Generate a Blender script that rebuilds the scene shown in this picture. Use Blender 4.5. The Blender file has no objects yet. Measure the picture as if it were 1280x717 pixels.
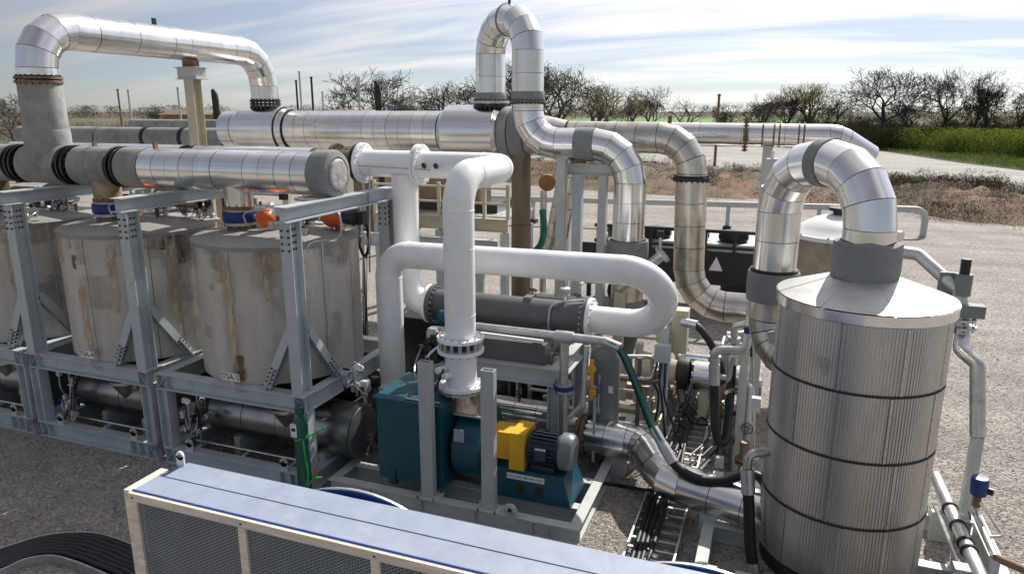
import bpy, bmesh, math, random
from mathutils import Vector as V, Matrix, noise as mnoise
random.seed(7)
R = math.radians
S = bpy.context.scene
col = S.collection

# ------------------------------------------------------------ camera, sky, sun
CAM = V((9.89, -8.64, 6.0)); FPX = 895.0; TH = R(20.5); PT = R(13.8)
cd = bpy.data.cameras.new('camera'); cam = bpy.data.objects.new('camera', cd); col.objects.link(cam)
cam.location = CAM; cam.rotation_euler = (R(90) - PT, 0, TH)
cd.sensor_width = 36; cd.lens = 36 * FPX / 1280; cd.clip_start = 0.1; cd.clip_end = 6000
S.camera = cam
SUN_AZ = R(76); SUN_EL = R(41)          # math angle from +x, elevation
w = bpy.data.worlds.new('World'); S.world = w; w.use_nodes = True
nt = w.node_tree; N = nt.nodes; L = nt.links
for n in list(N): N.remove(n)
out = N.new('ShaderNodeOutputWorld'); bg = N.new('ShaderNodeBackground'); sky = N.new('ShaderNodeTexSky')
sky.sky_type = 'NISHITA'; sky.sun_disc = False; sky.sun_elevation = SUN_EL
sky.sun_rotation = R(90) - SUN_AZ; sky.air_density = 0.9; sky.dust_density = 0.1; sky.ozone_density = 2.0
bg.inputs[1].default_value = 0.055
tc = N.new('ShaderNodeTexCoord'); sp = N.new('ShaderNodeSeparateXYZ'); L.new(tc.outputs['Generated'], sp.inputs[0])
ad = N.new('ShaderNodeMath'); ad.operation = 'ADD'; ad.inputs[1].default_value = 0.16; L.new(sp.outputs['Z'], ad.inputs[0])
mx = N.new('ShaderNodeMath'); mx.operation = 'MAXIMUM'; mx.inputs[1].default_value = 0.02; L.new(ad.outputs[0], mx.inputs[0])
dv = N.new('ShaderNodeVectorMath'); dv.operation = 'DIVIDE'; L.new(tc.outputs['Generated'], dv.inputs[0])
cb = N.new('ShaderNodeCombineXYZ')
for k in range(3): L.new(mx.outputs[0], cb.inputs[k])
L.new(cb.outputs[0], dv.inputs[1])
mp = N.new('ShaderNodeMapping'); mp.inputs['Rotation'].default_value = (0, 0, R(-24)); mp.inputs['Scale'].default_value = (0.42, 1.9, 0.0)
L.new(dv.outputs[0], mp.inputs[0])
nz = N.new('ShaderNodeTexNoise'); nz.inputs['Scale'].default_value = 1.25; nz.inputs['Detail'].default_value = 7; nz.inputs['Roughness'].default_value = 0.55; nz.inputs['Distortion'].default_value = 0.35
L.new(mp.outputs[0], nz.inputs[0])
cr = N.new('ShaderNodeValToRGB'); cr.color_ramp.elements[0].position = 0.40; cr.color_ramp.elements[1].position = 0.63
cr.color_ramp.elements[0].color = (0.33, 0.33, 0.33, 1); cr.color_ramp.elements[1].color = (0.82, 0.82, 0.82, 1)
L.new(nz.outputs['Fac'], cr.inputs[0])
mixs = N.new('ShaderNodeMix'); mixs.data_type = 'RGBA'
wb = N.new('ShaderNodeMix'); wb.data_type = 'RGBA'; wb.blend_type = 'MULTIPLY'; wb.inputs[0].default_value = 1.0; wb.inputs[7].default_value = (0.86, 0.95, 1.16, 1); L.new(sky.outputs[0], wb.inputs[6])
L.new(cr.outputs[0], mixs.inputs[0]); L.new(wb.outputs[2], mixs.inputs[6]); 
sv_ = V((math.cos(SUN_AZ) * math.cos(SUN_EL), math.sin(SUN_AZ) * math.cos(SUN_EL), math.sin(SUN_EL)))
dt = N.new('ShaderNodeVectorMath'); dt.operation = 'DOT_PRODUCT'; L.new(tc.outputs['Generated'], dt.inputs[0]); dt.inputs[1].default_value = sv_
ph = N.new('ShaderNodeMapRange'); ph.inputs['From Min'].default_value = 0.3; ph.inputs['From Max'].default_value = 0.95; ph.inputs['To Min'].default_value = 6.5; ph.inputs['To Max'].default_value = 23.0
L.new(dt.outputs['Value'], ph.inputs[0])       # thin cirrus scatters forward: brighter toward the sun
cm = N.new('ShaderNodeVectorMath'); cm.operation = 'SCALE'; cm.inputs[0].default_value = (1.02, 0.99, 0.98); L.new(ph.outputs[0], cm.inputs['Scale'])
L.new(cm.outputs[0], mixs.inputs[7])
L.new(mixs.outputs[2], bg.inputs[0]); L.new(bg.outputs[0], out.inputs[0])
sd = bpy.data.lights.new('sun', 'SUN'); sd.energy = 4.7; sd.angle = R(0.6); sd.color = (1, 0.95, 0.87)
sun = bpy.data.objects.new('sun', sd); col.objects.link(sun); sun.location = (0, 0, 40)
sdir = V((math.cos(SUN_AZ) * math.cos(SUN_EL), math.sin(SUN_AZ) * math.cos(SUN_EL), math.sin(SUN_EL)))
sun.rotation_euler = sdir.to_track_quat('Z', 'Y').to_euler()
S.view_settings.view_transform = 'Standard'; S.view_settings.look = 'None'
S.view_settings.exposure = 0.34; S.view_settings.gamma = 1.0

# ------------------------------------------------------------ pixel -> place
def ray(x, y):
    a = (x - 640) / FPX; b = (y - 358.5) / FPX
    fw = math.cos(PT) - b * math.sin(PT); dn = b * math.cos(PT) + math.sin(PT)
    return V((a * math.cos(TH) - fw * math.sin(TH), a * math.sin(TH) + fw * math.cos(TH), -dn))
def P(x, y, u=None, v=None, z=None):
    r = ray(x, y)
    t = (u - CAM.x) / r.x if u is not None else (v - CAM.y) / r.y if v is not None else (z - CAM.z) / r.z
    return CAM + r * t
def D(x, y, t): return CAM + ray(x, y) * t

# ------------------------------------------------------------ materials
def mat(name, colr, rough=0.6, metal=0.0, scale=6.0, var=0.25, bump=0.0, bscale=None, stretch=None, tint=None, tintpos=(0.5, 0.7), rnd=0.0, rrough=0.0, coat=0.0):
    m = bpy.data.materials.new(name); m.use_nodes = True
    t = m.node_tree; n = t.nodes; l = t.links; b = n['Principled BSDF']
    b.inputs['Roughness'].default_value = rough; b.inputs['Metallic'].default_value = metal
    if coat: b.inputs['Coat Weight'].default_value = coat
    tc = n.new('ShaderNodeTexCoord'); mp = n.new('ShaderNodeMapping'); l.new(tc.outputs['Object'], mp.inputs[0])
    if stretch: mp.inputs['Scale'].default_value = stretch
    nz = n.new('ShaderNodeTexNoise'); nz.inputs['Scale'].default_value = scale; nz.inputs['Detail'].default_value = 6; nz.inputs['Roughness'].default_value = 0.6
    l.new(mp.outputs[0], nz.inputs[0])
    rp = n.new('ShaderNodeValToRGB'); rp.color_ramp.elements[0].position = 0.3; rp.color_ramp.elements[1].position = 0.7
    c0 = [c * (1 - var) for c in colr]; c1 = [min(1, c * (1 + var)) for c in colr]
    rp.color_ramp.elements[0].color = (*c0, 1); rp.color_ramp.elements[1].color = (*c1, 1)
    l.new(nz.outputs['Fac'], rp.inputs[0]); cur = rp.outputs[0]
    if tint:
        n2 = n.new('ShaderNodeTexNoise'); n2.inputs['Scale'].default_value = scale * 0.45; n2.inputs['Detail'].default_value = 7; n2.inputs['Roughness'].default_value = 0.68
        l.new(mp.outputs[0], n2.inputs[0])
        r2 = n.new('ShaderNodeValToRGB'); r2.color_ramp.elements[0].position = tintpos[0]; r2.color_ramp.elements[1].position = tintpos[1]
        l.new(n2.outputs['Fac'], r2.inputs[0])
        mi = n.new('ShaderNodeMix'); mi.data_type = 'RGBA'; l.new(r2.outputs[0], mi.inputs[0]); l.new(cur, mi.inputs[6]); mi.inputs[7].default_value = (*tint, 1); cur = mi.outputs[2]
    if rnd:
        oi = n.new('ShaderNodeObjectInfo'); mr = n.new('ShaderNodeMapRange'); mr.inputs['To Min'].default_value = 1 - rnd; mr.inputs['To Max'].default_value = 1 + rnd * 0.4
        l.new(oi.outputs['Random'], mr.inputs[0])
        hs = n.new('ShaderNodeHueSaturation'); l.new(mr.outputs[0], hs.inputs['Value']); l.new(cur, hs.inputs['Color']); cur = hs.outputs[0]
    l.new(cur, b.inputs['Base Color'])
    if rrough:
        mr = n.new('ShaderNodeMapRange'); mr.inputs['To Min'].default_value = max(0.02, rough - rrough); mr.inputs['To Max'].default_value = rough + rrough
        l.new(nz.outputs['Fac'], mr.inputs[0]); l.new(mr.outputs[0], b.inputs['Roughness'])
    if bump:
        nb = n.new('ShaderNodeTexNoise'); nb.inputs['Scale'].default_value = bscale or scale * 3; nb.inputs['Detail'].default_value = 4
        l.new(mp.outputs[0], nb.inputs[0]); bp = n.new('ShaderNodeBump'); bp.inputs['Strength'].default_value = bump; bp.inputs['Distance'].default_value = 0.02
        l.new(nb.outputs['Fac'], bp.inputs['Height']); l.new(bp.outputs[0], b.inputs['Normal'])
    return m
M = {}
M['alu'] = mat('aluminium_cladding', (0.87, 0.86, 0.85), 0.235, 1.0, 3.0, 0.06, 0.05, 4.0, rnd=0.10, rrough=0.07)
M['alu_rib'] = mat('ribbed_cladding', (0.60, 0.59, 0.57), 0.40, 0.9, 1.6, 0.14, 0.0, stretch=(1, 1, 0.25), tint=(0.40, 0.37, 0.33), tintpos=(0.5, 0.75), rrough=0.08)
M['alu_matte'] = mat('matte_roof_sheet', (0.60, 0.59, 0.575), 0.5, 0.7, 2.0, 0.12, 0.08, 3.0, tint=(0.46, 0.44, 0.41), tintpos=(0.5, 0.75), rrough=0.08)
M['steel_mid'] = mat('grey_post_paint', (0.42, 0.44, 0.44), 0.55, 0, 3.0, 0.08, 0.05, tint=(0.27, 0.25, 0.2), tintpos=(0.62, 0.8))
M['alu_dull'] = mat('weathered_cladding', (0.62, 0.58, 0.52), 0.33, 1.0, 4.0, 0.16, 0.10, 5.0, tint=(0.30, 0.24, 0.17), tintpos=(0.55, 0.75), rnd=0.12, rrough=0.1)
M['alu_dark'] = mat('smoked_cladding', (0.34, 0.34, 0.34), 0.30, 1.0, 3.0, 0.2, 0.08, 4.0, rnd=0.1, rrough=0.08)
M['wrap'] = mat('grey_insulation_cloth', (0.24, 0.25, 0.255), 0.85, 0, 5.0, 0.14, 0.6, 9.0, rnd=0.06)
M['concrete'] = mat('grey_mastic_insulation', (0.31, 0.305, 0.29), 0.85, 0, 3.0, 0.2, 0.5, 7.0, tint=(0.17, 0.165, 0.16), tintpos=(0.5, 0.72))
M['core'] = mat('dark_joint', (0.03, 0.028, 0.025), 0.7)
M['tank'] = mat('tank_cladding', (0.56, 0.52, 0.47), 0.6, 0.1, 2.4, 0.14, 0.15, 4.0, stretch=(1.3, 1.3, 0.5), tint=(0.33, 0.27, 0.205), tintpos=(0.55, 0.78), rnd=0.1)
M['tank_roof'] = mat('tank_roof_sheet', (0.30, 0.285, 0.265), 0.6, 0.1, 3.0, 0.15, 0.1)
M['steel'] = mat('blue_grey_paint', (0.46, 0.51, 0.535), 0.5, 0, 2.5, 0.12, 0.05, tint=(0.26, 0.215, 0.165), tintpos=(0.58, 0.74))
M['steel_lt'] = mat('pale_grey_paint', (0.50, 0.52, 0.50), 0.55, 0, 3.0, 0.10, 0.05, tint=(0.36, 0.32, 0.25), tintpos=(0.62, 0.8))
M['beige'] = mat('beige_paint', (0.52, 0.48, 0.36), 0.55, 0, 3.0, 0.12, 0.05)
M['rust'] = mat('rusty_steel', (0.22, 0.14, 0.085), 0.7, 0.3, 5.0, 0.4, 0.2)
M['brown'] = mat('brown_bare_pipe', (0.20, 0.155, 0.11), 0.45, 0.5, 3.0, 0.25, 0.1, stretch=(1, 1, 0.3))
M['white'] = mat('white_pipe_paint', (0.93, 0.93, 0.93), 0.34, 0, 2.2, 0.04, 0.02, tint=(0.72, 0.76, 0.82), tintpos=(0.52, 0.82), rrough=0.1, coat=0.1)
M['black'] = mat('black_rubber', (0.012, 0.012, 0.013), 0.5, 0, 6, 0.3)
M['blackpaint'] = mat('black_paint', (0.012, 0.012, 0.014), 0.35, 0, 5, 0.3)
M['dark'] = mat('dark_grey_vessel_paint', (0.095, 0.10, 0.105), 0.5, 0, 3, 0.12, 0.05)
M['greyves'] = mat('grey_vessel_paint', (0.17, 0.195, 0.20), 0.3, 0, 3, 0.08, 0.03)
M['teal'] = mat('teal_paint', (0.005, 0.075, 0.112), 0.42, 0, 2.5, 0.12, 0.04, tint=(0.010, 0.10, 0.14), tintpos=(0.55, 0.8))
M['yellow'] = mat('yellow_guard_paint', (0.72, 0.42, 0.02), 0.45, 0, 4, 0.1)
M['motor'] = mat('motor_blue_paint', (0.025, 0.042, 0.065), 0.45, 0, 4, 0.12)
M['blue'] = mat('blue_valve_paint', (0.008, 0.032, 0.19), 0.4, 0, 5, 0.15)
M['orange'] = mat('orange_actuator_paint', (0.78, 0.14, 0.025), 0.45, 0, 4, 0.1)
M['green'] = mat('green_cylinder_paint', (0.015, 0.10, 0.085), 0.4, 0, 4, 0.12)
M['strap'] = mat('green_strap', (0.02, 0.40, 0.06), 0.6)
M['hosegreen'] = mat('green_hose_stripe', (0.01, 0.16, 0.12), 0.5)
M['galv'] = mat('galvanised_steel', (0.55, 0.56, 0.57), 0.42, 0.85, 8, 0.15, 0.08, rrough=0.1)
M['stainless'] = mat('stainless_pipe', (0.56, 0.55, 0.53), 0.35, 0.9, 6, 0.15, 0.05, tint=(0.34, 0.30, 0.25), tintpos=(0.55, 0.8), rrough=0.1)
M['bronze'] = mat('bellows_foil', (0.50, 0.40, 0.31), 0.28, 1.0, 8, 0.2, 0.5, 14)
M['film'] = mat('blue_protective_film', (0.29, 0.335, 0.43), 0.5, 0, 5, 0.10, 0.10, 14, tint=(0.36, 0.39, 0.45), tintpos=(0.55, 0.7))
M['filmdark'] = mat('blue_film_edge', (0.02, 0.08, 0.33), 0.35, 0, 5, 0.1)
M['wood'] = mat('pine_lumber', (0.74, 0.65, 0.55), 0.7, 0, 8, 0.2, 0.2, 30, stretch=(0.4, 3, 3))
M['mesh'] = mat('expanded_metal', (0.22, 0.235, 0.25), 0.4, 0.3, 5, 0.1)
M['coil'] = mat('dark_coil_fins', (0.018, 0.021, 0.025), 0.5, 0.3, 1.6, 0.5, stretch=(6, 1, 0.3))
M['sign'] = mat('white_sign', (0.78, 0.78, 0.78), 0.5, 0, 4, 0.04)
M['ink'] = mat('black_lettering', (0.01, 0.01, 0.012), 0.6)
M['chalk'] = mat('chalk_lettering', (0.55, 0.60, 0.68), 0.7)
M['lens'] = mat('gauge_face', (0.75, 0.76, 0.76), 0.3)
M['soot'] = mat('sooty_steel', (0.035, 0.025, 0.02), 0.8, 0, 5, 0.3)
M['rustlit'] = mat('orange_primer', (0.42, 0.17, 0.08), 0.8, 0, 5, 0.3)
M['tarp'] = mat('beige_tarp', (0.46, 0.38, 0.28), 0.8, 0, 4, 0.15, 0.3)

# ------------------------------------------------------------ mesh builder
class MB:
    def __init__(s): s.v = []; s.f = []
    def add(s, vs, fs):
        o = len(s.v); s.v += [V(a) for a in vs]; s.f += [tuple(i + o for i in f) for f in fs]; return s
    def hexa(s, p):      # 8 points: bottom ring 4, top ring 4
        return s.add(p, [(3, 2, 1, 0), (4, 5, 6, 7), (0, 1, 5, 4), (1, 2, 6, 5), (2, 3, 7, 6), (3, 0, 4, 7)])
    def box(s, x0, x1, y0, y1, z0, z1):
        return s.hexa([(x0, y0, z0), (x1, y0, z0), (x1, y1, z0), (x0, y1, z0), (x0, y0, z1), (x1, y0, z1), (x1, y1, z1), (x0, y1, z1)])
    def bar(s, a, b, w, h, up=(0, 0, 1)):
        a = V(a); b = V(b); d = (b - a).normalized(); up = V(up)
        if abs(d.dot(up)) > 0.99: up = V((0, 1, 0)) if abs(d.y) < 0.9 else V((1, 0, 0))
        x = d.cross(up).normalized() * (w / 2); y = x.cross(d).normalized() * (h / 2)
        return s.hexa([a - x - y, a + x - y, b + x - y, b - x - y, a - x + y, a + x + y, b + x + y, b - x + y])
    def ibeam(s, a, b, depth, width, up=(0, 0, 1), tf=0.02, tw=0.016):
        a = V(a); b = V(b); d = (b - a).normalized(); up = V(up); up = (up - d * up.dot(d)).normalized()
        o = up * (depth / 2 - tf / 2)
        s.bar(a + o, b + o, width, tf, up); s.bar(a - o, b - o, width, tf, up)
        return s.bar(a, b, tw, depth - 2 * tf - 0.002, up)
    def rings(s, rings, caps=True, closed=False):
        n = len(rings[0]); o = len(s.v)
        for r in rings: s.v += [V(p) for p in r]
        m = len(rings)
        for i in range(m - 1 if not closed else m):
            a = o + i * n; b = o + ((i + 1) % m) * n
            for k in range(n): s.f.append((a + k, a + (k + 1) % n, b + (k + 1) % n, b + k))
        if caps and not closed:
            s.f.append(tuple(o + k for k in range(n - 1, -1, -1))); s.f.append(tuple(o + (m - 1) * n + k for k in range(n)))
        return s
    def tube(s, pts, r, n=12, caps=True):
        pts = [V(p) for p in pts]; m = len(pts); rr = r if isinstance(r, (list, tuple)) else [r] * m
        tg = [(pts[min(i + 1, m - 1)] - pts[max(i - 1, 0)]).normalized() for i in range(m)]
        return s.rings([ring(p, t, q, n, f) for p, t, q, f in zip(pts, tg, rr, frames(tg))], caps)
    def cyl(s, a, b, r, n=20, r2=None, caps=True): return s.tube([a, b], [r, r if r2 is None else r2], n, caps)
    def lathe(s, prof, c, axis=(0, 0, 1), n=32, caps=False):
        axis = V(axis).normalized(); c = V(c); f = frames([axis])[0]
        return s.rings([ring(c + axis * h, axis, max(r, 1e-4), n, f) for r, h in prof], caps)
    def bolts(s, c, axis, rad, k, r=0.018, h=0.05, n=6, ph=0.0):
        axis = V(axis).normalized(); f = frames([axis])[0]; g = axis.cross(f)
        for i in range(k):
            a = 2 * math.pi * i / k + ph; p = V(c) + (f * math.cos(a) + g * math.sin(a)) * rad
            s.cyl(p - axis * h / 2, p + axis * h / 2, r, n)
        return s
    def build(s, name, m, parent=None, smooth=True, angle=38):
        me = bpy.data.meshes.new(name)
        loc = parent.matrix_basis.translation.copy() if parent and parent.type == 'EMPTY' else V((0, 0, 0))
        if parent and parent.type != 'EMPTY': loc = parent['_o'] if '_o' in parent else (0, 0, 0); loc = V(loc)
        me.from_pydata([tuple(p - loc) for p in s.v], [], s.f); me.validate(); me.update()
        bm = bmesh.new(); bm.from_mesh(me); bmesh.ops.recalc_face_normals(bm, faces=bm.faces); bm.to_mesh(me); bm.free()
        if m: me.materials.append(M[m] if isinstance(m, str) else m)
        if smooth: me.shade_smooth(); me.set_sharp_from_angle(angle=R(angle))
        o = bpy.data.objects.new(name, me); col.objects.link(o)
        if parent: o.parent = parent; OFF[o.name] = loc; o['_o'] = tuple(loc)
        return o
OFF = {}
def frames(tg):
    out = []; t0 = tg[0]; ref = V((0, 0, 1)) if abs(t0.z) < 0.9 else V((0, 1, 0)); x = t0.cross(ref).normalized()
    for t in tg:
        x = (x - t * x.dot(t)); x = x.normalized() if x.length > 1e-6 else t.orthogonal().normalized(); out.append(x.copy())
    return out
def ring(p, t, r, n, f):
    g = t.cross(f)
    return [p + (f * math.cos(2 * math.pi * k / n) + g * math.sin(2 * math.pi * k / n)) * r for k in range(n)]
def tag(o, label, cat, group=None, kind=None):
    if label: o['label'] = label
    if cat: o['category'] = cat
    if group: o['group'] = group
    if kind: o['kind'] = kind
    return o
def thing(name, label, cat, loc=(0, 0, 0), group=None):
    o = bpy.data.objects.new(name, None); col.objects.link(o); o.location = loc; o.empty_display_size = 0.2
    return tag(o, label, cat, group)
def struct(o): o['kind'] = 'structure'; return o
def stuff(o): o['kind'] = 'stuff'; return o
def dup(root, loc, label=None, rotz=None, scale=None):
    r = root.copy(); col.objects.link(r); r.location = loc
    if label: r['label'] = label
    if rotz is not None: r.rotation_euler = (0, 0, rotz)
    if scale is not None: r.scale = (scale,) * 3 if not isinstance(scale, tuple) else scale
    for ch in list(root.children):
        c = ch.copy(); col.objects.link(c); c.parent = r
        for g in ch.children:
            e = g.copy(); col.objects.link(e); e.parent = c
    return r
def text(s, name, parent, p, size, right, up, m='ink', ext=0.001):
    cu = bpy.data.curves.new('t', 'FONT'); cu.body = s; cu.size = size; cu.align_x = 'CENTER'; cu.align_y = 'CENTER'; cu.extrude = ext
    to = bpy.data.objects.new('t', cu); col.objects.link(to)
    me = bpy.data.meshes.new_from_object(to); bpy.data.objects.remove(to)
    r = V(right).normalized(); u = V(up).normalized(); n = r.cross(u)
    mm = Matrix((r, u, n)).transposed().to_4x4(); mm.translation = V(p); me.transform(mm)
    loc = parent.matrix_basis.translation if parent.type == 'EMPTY' else V(parent['_o'])
    me.transform(Matrix.Translation(-loc)); me.materials.clear(); me.materials.append(M[m])
    o = bpy.data.objects.new(name, me); col.objects.link(o); o.parent = parent
    return o

# centre line with bends -> list of (point, tangent)
def route(pts, rad, seg=0.45, gores=5, elbow_seg=None):
    pts = [V(p) for p in pts]; out = []; rads = rad if isinstance(rad, (list, tuple)) else [rad] * len(pts)
    cur = pts[0]
    def straight(a, b):
        Lg = (b - a).length; d = (b - a).normalized() if Lg > 1e-6 else None
        if Lg < 0.02: return
        k = max(1, round(Lg / seg))
        for i in range(k + 1):
            q = a + (b - a) * i / k
            if not out or (out[-1][0] - q).length > 0.01: out.append((q, d))
    for i in range(1, len(pts) - 1):
        a = (pts[i - 1] - pts[i]).normalized(); b = (pts[i + 1] - pts[i]).normalized()
        ang = math.pi - a.angle(b); tl = rads[i] * math.tan(ang / 2)
        s0 = pts[i] + a * tl; s1 = pts[i] + b * tl
        straight(cur, s0)
        c = pts[i] + (a + b).normalized() * (rads[i] / math.cos(ang / 2)); ax = (s0 - c).cross(s1 - c).normalized()
        g = max(2, round(gores * ang / (math.pi / 2)))
        for k in range(0, g + 1):
            q = c + Matrix.Rotation(ang * k / g, 3, ax) @ (s0 - c); t = Matrix.Rotation(ang * k / g, 3, ax) @ (-a)
            if not out or (out[-1][0] - q).length > 0.01: out.append((q, t))
            else: out[-1] = (out[-1][0], t)
        cur = s1
    straight(cur, pts[-1])
    return out
def clad(t, jt, r, m='alu', gap=0.011, n=32, core='core', name='cladding_panel', wraps={}, jitter=0.003):
    """one child mesh per cladding panel along the joints jt"""
    fr = frames([j[1] for j in jt])
    MBc = MB().rings([ring(p, tg, r - 0.02, 20, f) for (p, tg), f in zip(jt, fr)]); MBc.build('pipe_core', core, t)
    for i in range(len(jt) - 1):
        (a, ta), (b, tb) = jt[i], jt[i + 1]; d = (b - a).normalized()
        rr = r + random.uniform(-jitter, jitter) if jitter else r; mm = wraps.get(i, m)
        if mm in ('wrap',): rr = r + 0.012
        a2 = a + d * gap / 2; b2 = b - d * gap / 2; j = lambda: V((random.uniform(-1, 1), random.uniform(-1, 1), random.uniform(-1, 1))) * 0.006
        ta2 = (ta + j()).normalized(); tb2 = (tb + j()).normalized(); f0, f1 = fr[i], fr[i + 1]
        f0 = (f0 - ta2 * f0.dot(ta2)).normalized(); f1 = (f1 - tb2 * f1.dot(tb2)).normalized()
        MB().rings([ring(a2, ta2, r - 0.022, n, f0), ring(a2, ta2, rr, n, f0), ring(b2, tb2, rr, n, f1), ring(b2, tb2, r - 0.022, n, f1)], False).build(name if mm != 'wrap' else 'wrap_band', mm, t)
    return t
def flange(t, p, ax, r, th=0.07, m='white', bm=None, k=16, name='flange', gap=0.0, bore=None):
    p = V(p); ax = V(ax).normalized()
    o = MB().lathe([(r * 0.72, -th / 2), (r, -th / 2), (r, th / 2), (r * 0.72, th / 2)], p, ax, 32, True).build(name, m, t)
    b = MB().bolts(p, ax, r * 0.88, k, 0.016 * r / 0.35, th + 0.07).build('bolts', bm or m, o)
    return o
def band(t, a, b, r, m='wrap', name='wrap_band'):
    a = V(a); b = V(b); d = (b - a); Ln = d.length; d = d.normalized()
    return MB().lathe([(r - 0.05, 0), (r - 0.008, 0.0), (r, 0.02), (r + 0.006, Ln / 2), (r, Ln - 0.02), (r - 0.008, Ln), (r - 0.05, Ln)], a, d, 32).build(name, m, t)
def handwheel(t, p, ax, r, m='blue'):
    ax = V(ax).normalized(); f = frames([ax])[0]; g = ax.cross(f); b = MB(); p = V(p)
    n = 16; b.rings([ring(p + (f * math.cos(2 * math.pi * k / n) + g * math.sin(2 * math.pi * k / n)) * r, (-f * math.sin(2 * math.pi * k / n) + g * math.cos(2 * math.pi * k / n)), r * 0.12, 6, ax) for k in range(n)], False, True)
    for k in range(3):
        a = math.pi * k / 3; q = (f * math.cos(a) + g * math.sin(a)) * r; b.bar(p - q, p + q, r * 0.14, r * 0.14, ax)
    return b.build('handwheel', m, t)
def gate_valve(p, ax, stem, r, label, m='stainless', wheel='blue', group=None):
    t = thing('gate_valve', label, 'valve', p, group); p = V(p); ax = V(ax).normalized(); st = V(stem).normalized()
    MB().lathe([(r, -r * 1.9), (r, -r * 1.0), (r * 1.35, -r * 0.6), (r * 1.35, r * 0.6), (r, r), (r, r * 1.9)], p, ax, 16, True).build('body', m, t)
    for s in (-1, 1): MB().cyl(p + ax * s * r * 1.9, p + ax * s * r * 2.3, r * 1.7, 16).build('flange', m, t)
    MB().cyl(p, p + st * r * 2.6, r * 0.75, 12, r * 0.6).build('bonnet', m, t)
    MB().cyl(p + st * r * 2.6, p + st * r * 4.2, r * 0.18, 8).build('stem', m, t)
    handwheel(t, p + st * r * 3.9, st, r * 1.25, wheel); return t
def hose(label, pts, r, m='black', stripe=None, name='hose', ends='galv', group=None, lab2='hose'):
    q = smooth(pts, 8); t = thing(name, label, lab2, q[0], group)
    MB().tube(q, r, 12).build('hose_body', m, t)
    if stripe:
        off = [p + ((CAM - p).normalized() * r * 0.80 + V((0, 0, r * 0.2))) for p in q]
        MB().tube(off[1:-1], r * 0.42, 8).build('stripe', stripe, t)
    if ends:
        for a, b in ((q[0], q[2]), (q[-1], q[-3])): MB().cyl(a, a + (b - a).normalized() * r * 4.5, r * 1.22, 14).build('end_collar', ends, t)
    return t
def smooth(pts, k=6):
    pts = [V(p) for p in pts]; ext = [pts[0] * 2 - pts[1]] + pts + [pts[-1] * 2 - pts[-2]]; out = []
    for i in range(1, len(ext) - 2):
        a, b, c, d = ext[i - 1:i + 3]
        for j in range(k):
            s = j / k; out.append(0.5 * ((2 * b) + (c - a) * s + (2 * a - 5 * b + 4 * c - d) * s * s + (-a + 3 * b - 3 * c + d) * s ** 3))
    out.append(pts[-1]); return out

# ============================================================ GROUND
def gravel_mat(name, c, c2, sc=1.0, damp=None):
    m = bpy.data.materials.new(name); m.use_nodes = True; t = m.node_tree; n = t.nodes; l = t.links; b = n['Principled BSDF']; b.inputs['Roughness'].default_value = 0.9
    tc = n.new('ShaderNodeTexCoord')
    vo = n.new('ShaderNodeTexVoronoi'); vo.inputs['Scale'].default_value = 26 * sc; l.new(tc.outputs['Object'], vo.inputs[0])
    n1 = n.new('ShaderNodeTexNoise'); n1.inputs['Scale'].default_value = 0.35 * sc; n1.inputs['Detail'].default_value = 10; n1.inputs['Roughness'].default_value = 0.65; l.new(tc.outputs['Object'], n1.inputs[0])
    r1 = n.new('ShaderNodeValToRGB'); r1.color_ramp.elements[0].position = 0.35; r1.color_ramp.elements[1].position = 0.65
    r1.color_ramp.elements[0].color = (*c, 1); r1.color_ramp.elements[1].color = (*c2, 1); l.new(n1.outputs['Fac'], r1.inputs[0])
    hs = n.new('ShaderNodeHueSaturation'); sv = n.new('ShaderNodeSeparateColor'); l.new(vo.outputs['Color'], sv.inputs[0])
    mr = n.new('ShaderNodeMapRange'); mr.inputs['To Min'].default_value = 0.5; mr.inputs['To Max'].default_value = 1.4; l.new(sv.outputs[0], mr.inputs[0]); l.new(mr.outputs[0], hs.inputs['Value']); l.new(r1.outputs[0], hs.inputs['Color'])
    mp = n.new('ShaderNodeMapping'); mp.inputs['Rotation'].default_value = (0, 0, R(-24)); mp.inputs['Scale'].default_value = (0.035, 0.75, 1); l.new(tc.outputs['Object'], mp.inputs[0])
    n2 = n.new('ShaderNodeTexNoise'); n2.inputs['Scale'].default_value = 1.0; n2.inputs['Detail'].default_value = 5; l.new(mp.outputs[0], n2.inputs[0])
    m2 = n.new('ShaderNodeMapRange'); m2.inputs['From Min'].default_value = 0.3; m2.inputs['From Max'].default_value = 0.7; m2.inputs['To Min'].default_value = 0.78; m2.inputs['To Max'].default_value = 1.16; l.new(n2.outputs['Fac'], m2.inputs[0])
    h2 = n.new('ShaderNodeHueSaturation'); l.new(m2.outputs[0], h2.inputs['Value']); l.new(hs.outputs[0], h2.inputs['Color'])      # tyre tracks
    l.new(h2.outputs[0], b.inputs['Base Color'])
    bp = n.new('ShaderNodeBump'); bp.inputs['Strength'].default_value = 0.9; bp.inputs['Distance'].default_value = 0.03; l.new(vo.outputs['Distance'], bp.inputs['Height']); bp.invert = True; l.new(bp.outputs[0], b.inputs['Normal'])
    return m
M['gravel'] = gravel_mat('crushed_gravel', (0.27, 0.243, 0.22), (0.37, 0.338, 0.31))
M['road'] = gravel_mat('pale_gravel_road', (0.30, 0.285, 0.27), (0.38, 0.36, 0.345), 0.5)
M['field'] = mat('dry_field', (0.105, 0.085, 0.05), 0.9, 0, 0.02, 0.3, tint=(0.085, 0.105, 0.03), tintpos=(0.5, 0.65))
M['greenfield'] = mat('green_field', (0.12, 0.21, 0.03), 0.9, 0, 0.05, 0.25)
M['soil'] = mat('red_soil', (0.18, 0.105, 0.06), 0.95, 0, 0.5, 0.5, 1.0, 1.6, tint=(0.10, 0.08, 0.05), tintpos=(0.42, 0.58))
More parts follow.
